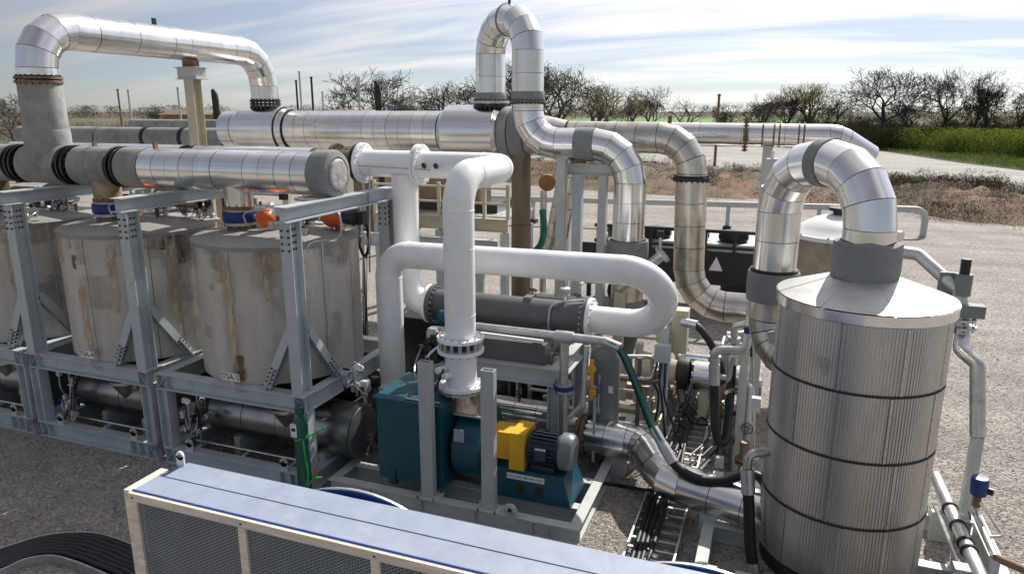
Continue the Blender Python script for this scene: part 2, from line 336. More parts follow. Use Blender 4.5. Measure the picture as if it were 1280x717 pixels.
M['grassgreen'] = mat('verge_grass', (0.06, 0.095, 0.02), 0.9, 0, 0.5, 0.4, 0.8, 4.0, tint=(0.05, 0.06, 0.02), tintpos=(0.5, 0.7))
M['rocks'] = mat('loose_stones', (0.32, 0.28, 0.245), 0.9, 0, 3, 0.35)
def sheet(name, pts, z, m):
    b = MB().add([(p[0], p[1], z) for p in pts], [tuple(range(len(pts)))]); return struct(b.build(name, m, None, False))
struct(MB().add([(-3500, -300, -0.012), (3500, -300, -0.012), (3500, 4500, -0.012), (-3500, 4500, -0.012)], [(0, 1, 2, 3)]).build('ground', 'field', None, False))
def G(x, y, z=0): p = P(x, y, z=z); return (p.x, p.y)
yard = [(-60, -25), (60, -25), (60, 20), G(1420, 300), G(1280, 283), G(1120, 258), G(900, 240), G(640, 222), G(300, 205), G(-150, 205)]
sheet('gravel_yard', yard, 0.0, 'gravel')
def ribbon(name, near, far, m, z):
    pts = [G(*q) for q in near] + [G(*q) for q in reversed(far)]; return sheet(name, pts, z, m)
ribbon('gravel_road', [(560, 196), (800, 208), (1000, 224), (1130, 232), (1280, 246), (1450, 260)], [(560, 180), (800, 184), (1000, 183), (1080, 186), (1200, 204), (1290, 215), (1450, 240)], 'road', 0.004)
ribbon('green_field', [(640, 166), (830, 160), (1000, 158), (1060, 162)], [(640, 148), (830, 146), (1000, 145), (1060, 148)], 'greenfield', -0.004)
# far verge with grass
ribbon('grass_verge', [(1050, 181), (1080, 185), (1200, 203), (1290, 214), (1450, 239)], [(1050, 166), (1080, 166), (1200, 169), (1290, 172), (1450, 182)], 'grassgreen', 0.002)
# dirt berm: height field between the yard and the road
bn = [(560, 218), (660, 232), (760, 240), (860, 246), (960, 252), (1060, 256), (1130, 264), (1200, 277), (1280, 284), (1420, 300)]
bf = [(560, 197), (660, 203), (760, 208), (860, 212), (960, 219), (1060, 226), (1130, 231), (1200, 237), (1280, 246), (1420, 257)]
b = MB(); nu, nv = 150, 16; vs = []
def lerpl(Ls, s):
    k = s * (len(Ls) - 1); i = min(int(k), len(Ls) - 2); f = k - i; return [Ls[i][j] * (1 - f) + Ls[i + 1][j] * f for j in (0, 1)]
for i in range(nu + 1):
    a = G(*lerpl(bn, i / nu)); c = G(*lerpl(bf, i / nu))
    for j in range(nv + 1):
        s = j / nv; x = a[0] + (c[0] - a[0]) * s; y = a[1] + (c[1] - a[1]) * s
        e = math.sin(math.pi * s) ** 0.7 * (1 if 0 < j < nv else 0)
        h = e * (0.75 + 0.9 * mnoise.noise((x * 0.16, y * 0.16, 1)) + 0.75 * mnoise.noise((x * 0.7, y * 0.7, 5))) - (0.05 if j in (0, nv) else 0)
        vs.append((x, y, max(h, -0.02)))
fs = [(i * (nv + 1) + j, (i + 1) * (nv + 1) + j, (i + 1) * (nv + 1) + j + 1, i * (nv + 1) + j + 1) for i in range(nu) for j in range(nv)]
berm_v = vs
struct(b.add(vs, fs).build('dirt_berm', 'soil', None, True, 80))
def blades(name, pts, m, hgt, wid, per, lean=0.5, label=None, cat=None, fat=0.3):
    """leafy or twiggy tufts: many small faces around each point"""
    b = MB(); vs = []; fs = []
    for p in pts:
        hh = hgt * random.uniform(0.6, 1.35)
        for k in range(per):
            a = random.uniform(0, 6.283); rr = random.random() ** 0.5 * wid; z0 = random.random() ** 0.8 * hh
            c = V((p[0] + math.cos(a) * rr * (1 - 0.4 * z0 / hh), p[1] + math.sin(a) * rr * (1 - 0.4 * z0 / hh), p[2] + z0))
            d = V((random.uniform(-1, 1), random.uniform(-1, 1), random.uniform(0.1, 1.4))).normalized() * hh * lean * random.uniform(0.25, 0.6)
            q = d.cross(V((random.uniform(-1, 1), random.uniform(-1, 1), random.uniform(-1, 1)))).normalized() * d.length * fat * random.uniform(0.6, 1.35)
            o = len(vs); vs += [c - q, c + q, c + d]; fs.append((o, o + 1, o + 2))
    o = b.add(vs, fs).build(name, m, None, False)
    return tag(o, label, cat, None, 'stuff')
M['brush'] = mat('dry_brush', (0.10, 0.07, 0.045), 0.95, 0, 0.6, 0.45, tint=(0.07, 0.065, 0.03), tintpos=(0.45, 0.6))
M['weeds'] = mat('dead_weeds', (0.13, 0.095, 0.055), 0.95, 0, 0.8, 0.5, tint=(0.07, 0.07, 0.03), tintpos=(0.45, 0.6))
M['shrub'] = mat('green_shrub', (0.06, 0.10, 0.016), 0.8, 0, 0.35, 0.45, tint=(0.10, 0.11, 0.03), tintpos=(0.45, 0.65))
M['thicket'] = mat('winter_thicket', (0.055, 0.045, 0.03), 0.95, 0, 0.2, 0.4, tint=(0.045, 0.055, 0.018), tintpos=(0.5, 0.68))
M['bark'] = mat('bare_bark', (0.095, 0.08, 0.065), 0.95, 0, 2.0, 0.3)
M['bud'] = mat('spring_buds', (0.16, 0.16, 0.035), 0.9, 0, 0.6, 0.35)
M['oakleaf'] = mat('evergreen_oak_leaves', (0.06, 0.062, 0.028), 0.9, 0, 0.5, 0.4)
def leafy(k, c):
    m = M[k]; t = m.node_tree; n = t.nodes; l = t.links; b = n['Principled BSDF']; o = [x for x in n if x.type == 'OUTPUT_MATERIAL'][0]
    tr = n.new('ShaderNodeBsdfTranslucent'); tr.inputs[0].default_value = (*c, 1); mx_ = n.new('ShaderNodeMixShader'); mx_.inputs[0].default_value = 0.45
    l.new(b.outputs[0], mx_.inputs[1]); l.new(tr.outputs[0], mx_.inputs[2]); l.new(mx_.outputs[0], o.inputs[0])
leafy('shrub', (0.15, 0.20, 0.025)); leafy('grassgreen', (0.10, 0.14, 0.025)); leafy('bud', (0.3, 0.3, 0.05))
pts = [random.choice(berm_v) for _ in range(1500)]
pts = [(p[0] + random.uniform(-1.2, 1.2), p[1] + random.uniform(-1.2, 1.2), max(0, p[2] - 0.1)) for p in pts if mnoise.noise((p[0] * 0.12, p[1] * 0.12, 9)) > 0.0]
blades('dry_brush', pts, 'brush', 0.7, 0.9, 80, 0.62, 'dry brown brush growing over the red dirt berm', 'brush', 0.07)
pts = [random.choice(berm_v) for _ in range(2600)]; pts = [(p[0] + random.uniform(-1.5, 1.5), p[1] + random.uniform(-1.5, 1.5), max(0, p[2] - 0.12)) for p in pts if mnoise.noise((p[0] * 0.3, p[1] * 0.3, 4)) > -0.1]
blades('low_weeds', pts, 'weeds', 0.34, 0.6, 30, 0.7, 'low dead weeds and clods scattered on the dirt berm', 'weeds', 0.12)
pts = []
for k in range(620):
    x = random.uniform(1062, 1440); s = random.random(); lo = 166 + (x - 1062) * 0.05 + 0; hi = 186 + (x - 1062) * 0.062
    g = G(x, hi - 14 * s ** 1.3 - 2)
    if abs(g[0]) < 400: pts.append((g[0], g[1], 0))
blades('roadside_shrubs', pts, 'shrub', 2.7, 2.2, 300, 0.16, 'bright green leafy shrubs massed along the far side of the road', 'shrubs')
pts = []
for k in range(2200):
    x = random.uniform(1090, 1450); g = G(x, 186 + (x - 1090) * 0.138 + random.uniform(-11, 1)); pts.append((g[0], g[1], 0))
blades('verge_grass_tufts', pts, 'grassgreen', 0.35, 0.8, 14, 0.9, 'short green grass below the roadside shrubs', 'grass')
# loose stones in the near yard
b = MB(); vs = []; fs = []
def stones(n, x0, x1, y0, y1, keep=None):
    for _ in range(n):
        x = random.uniform(x0, x1); y = random.uniform(y0, y1); r = random.uniform(0.008, 0.026)
        if random.random() < 0.03: r *= 1.8
        o = len(vs); a = random.uniform(0, 3); c, s_ = math.cos(a), math.sin(a); k = random.uniform(0.6, 1)
        for q in ((1, 0), (0, k), (-1, 0), (0, -k)): vs.append((x + (q[0] * c - q[1] * s_) * r, y + (q[0] * s_ + q[1] * c) * r, 0.002))
        vs.append((x + random.uniform(-.3, .3) * r, y + random.uniform(-.3, .3) * r, r * random.uniform(0.35, 0.75)))
        fs.extend([(o + i, o + (i + 1) % 4, o + 4) for i in range(4)])
stones(26000, -9, 4.5, -4.5, 0.1); stones(12000, 7.4, 10, -0.5, 6)
for q in range(26): stones(800, 11.5, 14.0 + q * 0.45, -2.0, 3.0 + q * 0.9)
tag(b.add(vs, fs).build('loose_gravel', 'rocks', None, False), 'loose crushed stones scattered on the yard', 'gravel', None, 'stuff')

# ============================================================ TREES
def make_tree(h, spread, levels, seed, twig=0.034, leaves=0, leafmat=None):
    rd = random.Random(seed); tr = MB(); cr = MB(); lf = []; 
    def grow(p, d, ln, r, lv):
        m = 3 if lv > 1 else 2; pts = [p]; dd = d.copy(); rs = [r]
        for i in range(m):
            dd = (dd + V((rd.uniform(-1, 1), rd.uniform(-1, 1), rd.uniform(-0.35, 0.65))) * (0.17 if lv > levels - 1 else 0.27)).normalized()
            pts.append(pts[-1] + dd * ln / m); rs.append(max(twig * 0.5, r * (1 - 0.45 * (i + 1) / m)))
        (tr if lv >= levels - 1 else cr).tube(pts, rs, 7 if lv >= levels - 1 else (4 if lv > 2 else 3), False)
        if leaves and lv <= 1:
            for k in range(leaves):
                q = pts[rd.randrange(1, len(pts))] + V((rd.uniform(-1, 1), rd.uniform(-1, 1), rd.uniform(-1, 1))) * 0.4; lf.append(q)
        if lv == 0: return
        k = rd.choice((3, 3, 4)) if lv > 1 else rd.choice((2, 3, 3))
        if lv == levels: k = rd.choice((4, 5))
        for i in range(k):
            az = 6.283 * (i + rd.random() * 0.7) / k; ax = dd.orthogonal().normalized(); ax.rotate(Matrix.Rotation(az, 3, dd))
            nd = (dd * rd.uniform(0.55, 1.0) + ax * spread * rd.uniform(0.6, 1.15) + V((0, 0, 0.12))).normalized()
            s = pts[-1] if (i < 2 or lv == levels) else pts[-2]
            grow(s, nd, ln * rd.uniform(0.58, 0.82), max(twig * 0.5, r * rd.uniform(0.42, 0.6)), lv - 1)
    grow(V((0, 0, -0.2)), V((rd.uniform(-.1, .1), rd.uniform(-.1, .1), 1)), h * 0.27, h * 0.028, levels)
    zmax = max(p.z for p in cr.v); k = h / zmax
    for m_ in (tr, cr): m_.v = [p * k for p in m_.v]
    lv_ = [p * k for p in lf]
    root = thing('bare_tree', '', 'tree')
    tr.build('trunk', 'bark', root, True); o = cr.build('crown', 'bark', root, True)
    if lv_:
        vs = []; fs = []
        for c in lv_:
            for _ in range(2):
                q = V((rd.uniform(-1, 1), rd.uniform(-1, 1), rd.uniform(-1, 1))).normalized() * 0.07; s = q.orthogonal().normalized() * 0.035; e = c + V((rd.uniform(-.2, .2), rd.uniform(-.2, .2), rd.uniform(-.2, .2)))
                i = len(vs); vs += [e - q, e + s, e + q, e - s]; fs.append((i, i + 1, i + 2, i + 3))
        MB().add(vs, fs).build('leaves', leafmat, root, False)
    return root
protos = [make_tree(10, 0.75, 6, 11), make_tree(10, 0.85, 6, 23), make_tree(10, 0.55, 6, 37), make_tree(10, 0.9, 5, 5, leaves=4, leafmat='oakleaf'), make_tree(10, 0.65, 5, 91, leaves=3, leafmat='bud'), make_tree(10, 1.1, 4, 64), make_tree(10, 0.7, 6, 77)]
used = set()
def tree(px, top, t, k, label, rot=None, wide=1.0, base=0.0, group='bare winter trees behind the yard'):
    p = D(px, top, t); h = p.z - base
    if k not in used: o = protos[k]; used.add(k)
    else: o = dup(protos[k], (0, 0, 0))
    o.location = (p.x, p.y, base); o.rotation_euler = (0, 0, random.uniform(0, 6) if rot is None else rot)
    s = h / 10; o.scale = (s * wide, s * wide, s); o['label'] = label; o['group'] = group; return o
TR = [(6, 112, 60, 1, 'bare tree at the left picture edge behind the grey riser pipe', 1.2),
 (190, 132, 170, 2, 'tiny far bare tree between the thin poles and the loop support post', 1.0),
 (470, 84, 95, 1, 'wide bare tree behind the thick dark exhaust stack right of the poles', 1.25),
 (515, 112, 110, 6, 'low bare tree just right of the thick dark exhaust stack', 1.3),
 (578, 100, 100, 3, 'dense dark tree left of the gooseneck pipe', 1.5),
 (640, 74, 90, 3, 'dense dark tree seen between the two legs of the gooseneck pipe', 1.15),
 (690, 82, 95, 3, 'tall dense dark tree directly right of the gooseneck pipe', 1.3),
 (740, 105, 105, 4, 'rounded budding tree right of the tall dense dark one', 1.5),
 (792, 112, 130, 2, 'thin bare sapling left of the forked bare tree in the green field', 1.0),
 (820, 104, 125, 6, 'forked bare tree standing alone in front of the green field', 0.95),
 (862, 119, 130, 5, 'small gnarled bare tree with few crooked branches left of the lone pole', 1.1),
 (912, 126, 140, 0, 'small bare bush-like tree right of the lone pole', 1.3),
 (952, 124, 135, 1, 'low bare tree above the rear pipe standoff ring', 1.3),
 (986, 106, 130, 2, 'slim bare tree left of the green-budded tree', 1.1),
 (1018, 102, 128, 4, 'slim tree with yellow-green buds left of the U pipe crown', 1.1),
 (1048, 108, 128, 0, 'dark bare tree directly above the U pipe crown', 1.2),
 (1112, 80, 122, 1, 'largest bare tree with a broad round crown on the right', 1.3),
 (1140, 112, 118, 6, 'low bare tree under the right side of the broad crowned tree', 1.0),
 (1186, 82, 118, 1, 'tall dark bare tree right of the broad crowned tree', 0.9),
 (1222, 110, 120, 2, 'short bare tree between the two tall dark ones at right', 1.0),
 (1246, 86, 116, 2, 'tall twiggy bare tree near the right picture edge', 1.0),
 (1282, 92, 114, 0, 'tall bare tree cut by the right picture edge', 1.1),
 (960, 112, 170, 6, 'pale far bare tree between the lone pole and the slim trees', 1.1)]
for q in TR: tree(q[0], q[1], q[2], q[3], q[4], None, q[5])
# thicket under the woods and far tree line
pts = []
for k in range(520):
    x = random.uniform(1000, 1460); g = D(x, 150, random.uniform(112, 132)); pts.append((g.x, g.y, 0))
for k in range(60):
    x = random.uniform(560, 780); g = D(x, 150, random.uniform(95, 112)); pts.append((g.x, g.y, 0))
for k in range(50):
    x = random.uniform(900, 1010); g = D(x, 150, random.uniform(128, 140)); pts.append((g.x, g.y, 0))
pl = [p for p in pts]
blades('woodland_thicket', pl, 'thicket', 3.9, 2.8, 230, 0.30, 'dark leafless thicket filling the wood below the bare trees', 'thicket', 0.05)
pts = []
for k in range(420):
    x = random.uniform(-80, 560); g = D(x, 150, random.uniform(120, 190)); pts.append((g.x, g.y, 0))
blades('brown_scrub', pts, 'brush', 2.8, 3.4, 130, 0.34, 'low brown scrub along the horizon behind the pipe headers', 'scrub', 0.06)
pts = []
for k in range(700):
    x = random.uniform(-150, 1450); g = D(x, 145, random.uniform(520, 640)); pts.append((g.x, g.y, 0))
blades('far_tree_line', pts, 'thicket', 8, 9, 110, 0.22, 'far dark tree line on the horizon', 'tree line', 0.22)

# ============================================================ TSA SKIDS
X, Y, Z = V((1, 0, 0)), V((0, 1, 0)), V((0, 0, 1))
def make_skid(u0, u1, label):
    t = thing('steel_skid', label, 'skid', ((u0 + u1) / 2, 0, 0), 'steel skids carrying the tanks')
    W = 0.2; a, b = u0 + W / 2, u1 - W / 2; f, k = 0.1, 3.0
    for v in (f, k): MB().ibeam((u0, v, 0.15), (u1, v, 0.15), 0.30, W).build('base_beam', 'steel', t)
    for u in (a, b): MB().ibeam((u, f + W / 2 + 0.003, 0.15), (u, k - W / 2 - 0.003, 0.15), 0.296, W - 0.01).build('side_base_beam', 'steel', t)
    for v in (f, k):
        for u in (a, b):
            MB().ibeam((u, v, 0.302), (u, v, 1.378), 0.22, 0.19, X).build('leg', 'steel', t)
        MB().ibeam((u0, v, 1.52), (u1, v, 1.52), 0.28, W).build('upper_beam', 'steel', t)
    for u in (a, b, (a + b) / 2): MB().ibeam((u, f + W / 2 + 0.003, 1.52), (u, k - W / 2 - 0.003, 1.52), 0.275, 0.18).build('cross_beam', 'steel', t)
    # stiffener plates and diagonal gussets in the front beam ends
    for u, s in ((u0 + 0.03, 1), (u1 - 0.03, -1)):
        for zc, h in ((1.52, 0.236), (0.15, 0.256)):
            for du in (0.0, 0.19): MB().box(u + s * du - 0.006, u + s * du + 0.006, f - 0.098, f - 0.01, zc - h / 2, zc + h / 2).build('stiffener', 'steel', t)
            MB().bar((u + s * 0.012, f - 0.055, zc - h / 2 + 0.02), (u + s * 0.18, f - 0.055, zc + h / 2 - 0.02), 0.07, 0.010, Z).build('gusset', 'steel', t)
    for s in (0.42, 0.62):
        MB().box(u1 - s - 0.006, u1 - s + 0.006, f - 0.098, f - 0.01, 0.022, 0.278).build('stiffener', 'steel', t)
    # lifting lugs on the base beam
    for du in (0.55, (u1 - u0) - 0.55):
        lug = MB(); c = V((u0 + du, f - 0.06, 0.30)); lug.box(c.x - 0.075, c.x + 0.075, c.y - 0.012, c.y + 0.012, 0.30, 0.44)
        lug.cyl(c + V((0, -0.012, 0.14)), c + V((0, 0.012, 0.14)), 0.075, 18); o = lug.build('lifting_lug', 'steel_lt', t)
        MB().cyl(c + V((0, -0.016, 0.145)), c + V((0, -0.013, 0.145)), 0.03, 12).build('lug_hole', 'core', o)
    return t
sk = [(0.15, 3.22), (-2.93, -0.02), (-6.02, -3.08)]
make_skid(*sk[0], 'blue grey steel skid under the tank marked TSA-5 with green gas bottle')
make_skid(*sk[1], 'blue grey steel skid under the middle tank with white streaks')
make_skid(*sk[2], 'blue grey steel skid at the left picture edge')

def portal(u, label, back=True):
    t = thing('support_frame', label, 'frame', (u, 0, 1.66), 'support frames over the tank skids')
    for v in (0.12, 2.92):
        c = MB().ibeam((u, v, 1.664), (u, v, 4.40), 0.26, 0.20, Y).build('column', 'steel', t)
        bb = MB()
        for i in range(4):
            for du in (-0.06, 0.06):
                bb.cyl((u + du, v - 0.135, 3.98 + i * 0.1), (u + du, v - 0.15, 3.98 + i * 0.1), 0.018, 6)
            for dv in (-0.05, 0.02, 0.08): bb.cyl((u + 0.012, v + dv, 3.98 + i * 0.1), (u + 0.024, v + dv, 3.98 + i * 0.1), 0.018, 6)
        bb.build('bolts', 'core', c)
        MB().box(u - 0.15, u + 0.15, v - 0.17, v + 0.17, 1.661, 1.684).build('base_plate', 'steel', t)
    MB().ibeam((u, -0.10, 4.52), (u, 3.14, 4.52), 0.236, 0.22).build('top_beam', 'steel', t)
    def brace(a, b, w):
        o = MB().ibeam(a, b, 0.16, 0.14, w, 0.014, 0.012).build('brace', 'steel', t)
        d = (V(b) - V(a)).normalized(); wv = V(w); e = V(b) - d * 0.10
        g = MB(); nrm = d.cross(wv).normalized(); g.bar(e - d * 0.24, e + d * 0.2, 0.02, 0.22, wv).build('gusset_plate', 'steel', t)
        return o
    brace((u - 0.10, 0.12, 2.72), (u - 0.62, 0.12, 1.72), Y); brace((u + 0.02, 0.26, 2.72), (u + 0.02, 0.98, 1.72), X)
    bb = MB()
    for (a, b_, n) in (((u - 0.10, 0.12, 2.72), (u - 0.62, 0.12, 1.72), Y), ((u + 0.02, 0.26, 2.72), (u + 0.02, 0.98, 1.72), X)):
        d = (V(b_) - V(a)).normalized(); sd = d.cross(n).normalized()
        for i in range(4):
            for s in (-1, 1):
                c = V(b_) - d * (0.1 + i * 0.085) + sd * 0.04 * s; o = -Y if n is Y else X
                bb.cyl(c + o * 0.008, c + o * 0.095, 0.017, 6)
    bb.build('bolts', 'core', t)
    return t
portal(3.08, 'blue grey portal frame right of the tank marked TSA-5')
portal(-0.12, 'blue grey portal frame between the middle tank and the TSA-5 tank')
portal(-2.80, 'blue grey portal frame left of the middle tank')

# ============================================================ TANKS
def stain_mat(name, c, c2, amax=0.85):
    m = mat(name, c, 0.85, 0, 6, 0.35, 0.2, 20, stretch=(2, 2, 0.5), tint=c2, tintpos=(0.45, 0.65)); t = m.node_tree; n = t.nodes; l = t.links; b = n['Principled BSDF']
    at = n.new('ShaderNodeAttribute'); at.attribute_name = 'fall'; tc = n.new('ShaderNodeTexCoord'); mp = n.new('ShaderNodeMapping'); mp.inputs['Scale'].default_value = (1, 1, 0.3); l.new(tc.outputs['Object'], mp.inputs[0])
    nz = n.new('ShaderNodeTexNoise'); nz.inputs['Scale'].default_value = 16; nz.inputs['Detail'].default_value = 8; nz.inputs['Roughness'].default_value = 0.7; l.new(mp.outputs[0], nz.inputs[0])
    a = n.new('ShaderNodeMath'); a.operation = 'MULTIPLY_ADD'; l.new(at.outputs['Fac'], a.inputs[0]); a.inputs[1].default_value = 0.55; l.new(nz.outputs['Fac'], a.inputs[2])
    r = n.new('ShaderNodeMapRange'); r.inputs['From Min'].default_value = 0.66; r.inputs['From Max'].default_value = 1.0; r.inputs['To Max'].default_value = amax; l.new(a.outputs[0], r.inputs[0]); l.new(r.outputs[0], b.inputs['Alpha'])
    return m
def streaks(t, uc, vc, r, spec, m):
    for (ang, w, z1, z0, seed) in spec:
        rd = random.Random(seed); n = 30; cols = 8; vs = []; fall = []; o = 0.0; w = w * 2.2
        for i in range(n + 1):
            z = z1 + (z0 - z1) * i / n; o += rd.uniform(-0.05, 0.05) * w / r; e = min(1, i / 4, (n - i) / 4 + 0.1)
            for c in range(cols + 1):
                q = c / cols * 2 - 1; a = ang + o + q * w / r; vs.append((uc + (r + 0.006) * math.cos(a), vc + (r + 0.006) * math.sin(a), z)); fall.append((1 - abs(q)) * e)
        fs = [(i * (cols + 1) + c, i * (cols + 1) + c + 1, (i + 1) * (cols + 1) + c + 1, (i + 1) * (cols + 1) + c) for i in range(n) for c in range(cols)]
        o_ = MB().add(vs, fs).build('stain', m, t); at = o_.data.attributes.new('fall', 'FLOAT', 'POINT'); at.data.foreach_set('value', fall)
M['stain'] = mat('tan_stained_steel', (0.40, 0.31, 0.20), 0.6, 0.3, 5, 0.3, 0.1, tint=(0.2, 0.14, 0.08), tintpos=(0.5, 0.7))
M['drip'] = stain_mat('mineral_stain', (0.62, 0.50, 0.36), (0.42, 0.30, 0.19)); M['drip2'] = stain_mat('rust_stain', (0.12, 0.07, 0.035), (0.22, 0.14, 0.08)); M['drip3'] = stain_mat('dark_weather_stain', (0.36, 0.335, 0.30), (0.42, 0.36, 0.29), 0.32)
def make_tank(uc, label, name_txt, st):
    vc, r, z0, z1 = 1.5, 1.38, 1.664, 3.93
    t = thing('storage_tank', label, 'tank', (uc, vc, z0), 'vertical tanks on the skids')
    n = 8
    for i in range(n):      # cladding sheets of the shell
        a0 = 2 * math.pi * (i + 0.13) / n; a1 = 2 * math.pi * (i + 1.13) / n - 0.008; k = 12
        rg = []
        for z in (z0, z1):
            rg.append([V((uc + r * math.cos(a0 + (a1 - a0) * j / k), vc + r * math.sin(a0 + (a1 - a0) * j / k), z)) for j in range(k + 1)])
        b = MB(); b.v = rg[0] + rg[1]; b.f = [(j, j + 1, k + 2 + j, k + 1 + j) for j in range(k)]; b.build('shell_sheet', 'tank', t)
    MB().cyl((uc, vc, z0), (uc, vc, z1), r - 0.012, 48).build('inner_shell', 'core', t)
    MB().lathe([(r + 0.012, z1 - 0.07), (r + 0.018, z1), (r + 0.0, z1 + 0.012), (r * 0.6, z1 + 0.05), (0.02, z1 + 0.09)], (uc, vc, 0), Z, 48).build('roof', 'tank_roof', t)
    for a in (3.75, 5.9):
        MB().bar((uc + (r + 0.012) * math.cos(a), vc + (r + 0.012) * math.sin(a), z0), (uc + (r + 0.012) * math.cos(a), vc + (r + 0.012) * math.sin(a), z1), 0.03, 0.02, V((math.cos(a), math.sin(a), 0))).build('seam_strip', 'galv', t)
    rq = random.Random(int(uc * 100)); weather = [(rq.uniform(-2.6, 0.2), rq.uniform(0.06, 0.2), 3.91, 3.91 - rq.uniform(0.15, 0.7), rq.randrange(9999)) for _ in range(16)]
    streaks(t, uc, vc, r, weather[:8], 'drip'); streaks(t, uc, vc, r + 0.0015, weather[8:], 'drip3')
    streaks(t, uc, vc, r + 0.0015, [(rq.uniform(-2.6, 0.2), rq.uniform(0.08, 0.3), zq, zq - rq.uniform(0.2, 0.8), rq.randrange(9999)) for zq in (3.3, 3.0, 2.8, 2.6, 2.4)], 'drip3')
    streaks(t, uc, vc, r + 0.003, [q[:5] for q in st if q[5] == 0], 'drip'); streaks(t, uc, vc, r + 0.0045, [q[:5] for q in st if q[5] == 1], 'drip2')
    return t
A = -1.35
make_tank(1.72, 'grey tank with long tan and rust drip marked TSA-5 nearest the fan', 'TSA-5', [(A - 0.16, 0.085, 3.92, 1.75, 1, 0), (A - 0.10, 0.06, 2.2, 1.68, 2, 1), (A + 0.30, 0.05, 3.9, 3.0, 3, 0), (A - 0.42, 0.035, 3.3, 3.2, 4, 0)])
make_tank(-1.40, 'middle grey tank with pale streaks under the blue ringed valve', 'TSA-4', [(A - 0.25, 0.08, 3.1, 1.8, 6, 0), (A + 0.25, 0.06, 3.9, 2.5, 7, 0), (A + 0.95, 0.10, 3.9, 2.2, 8, 0), (A - 0.3, 0.05, 3.6, 3.3, 9, 1)])
make_tank(-4.50, 'dark grey tank cut by the left picture edge', 'TSA-3', [(A + 0.5, 0.06, 3.9, 2.6, 12, 0)])
def name_sign(u, txt, label):
    t = thing('name_sign', label, 'sign', (u, -0.02, 1.663), 'tank name signs')
    MB().box(u - 0.035, u + 0.035, -0.03, -0.018, 1.664, 1.78).build('stand', 'steel_lt', t)
    p = MB().box(u - 0.17, u + 0.17, -0.046, -0.034, 1.77, 1.90).build('plate', 'sign', t)
    text(txt, 'lettering', t, (u, -0.048, 1.835), 0.135, X, Z)
    return t
s5 = P(291, 472, v=0).x; s4 = P(111, 442, v=0).x
name_sign(s5, 'TSA-5', 'small white name sign reading TSA-5 on the skid beam')
name_sign(s4, 'TSA-4', 'small white name sign on the skid beam of the middle tank')
# chalk numbers on the beams below the signs are parts of the skids
sks = [o for o in bpy.data.objects if o.name.startswith('steel_skid')]
text('6005', 'chalk_lettering', sks[0], (s5 + 0.03, 0.060, 1.54), 0.11, X, Z, 'chalk')
text('6004', 'chalk_lettering', sks[1], (s4 + 0.03, 0.060, 1.54), 0.11, X, Z, 'chalk')

def drum(u0, u1, label, end):
    vc, zc, r = 0.92, 0.77, 0.455; t = thing('condensate_drum', label, 'drum', ((u0 + u1) / 2, vc, 0.3), 'dark drums lying under the tanks')
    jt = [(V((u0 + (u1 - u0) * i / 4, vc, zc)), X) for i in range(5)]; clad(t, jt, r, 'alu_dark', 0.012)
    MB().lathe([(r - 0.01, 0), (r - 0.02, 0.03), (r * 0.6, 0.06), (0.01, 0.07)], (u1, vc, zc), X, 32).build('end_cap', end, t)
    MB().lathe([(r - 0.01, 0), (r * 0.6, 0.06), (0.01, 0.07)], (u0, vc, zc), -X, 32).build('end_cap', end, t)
    um = u0 + (u1 - u0) * 0.58
    MB().lathe([(0.02, 0.72), (0.27, 1.12), (0.29, 1.14), (0.29, 1.20)], (um, vc - 0.36, 0), Z, 24).build('hopper_cone', 'alu_dull', t)
    for u in (u0 + 0.5, u1 - 0.6): MB().box(u - 0.06, u + 0.06, vc - 0.35, vc + 0.35, 0.0, zc - r * 0.8).build('saddle', 'steel', t)
    return t
drum(0.75, 3.62, 'dark metal drum under the TSA-5 tank with its round grey end sticking out', 'dark')
drum(-2.4, -0.3, 'dark metal drum under the middle tank', 'dark')
drum(-5.6, -3.45, 'dark metal drum under the tank at the left edge', 'dark')

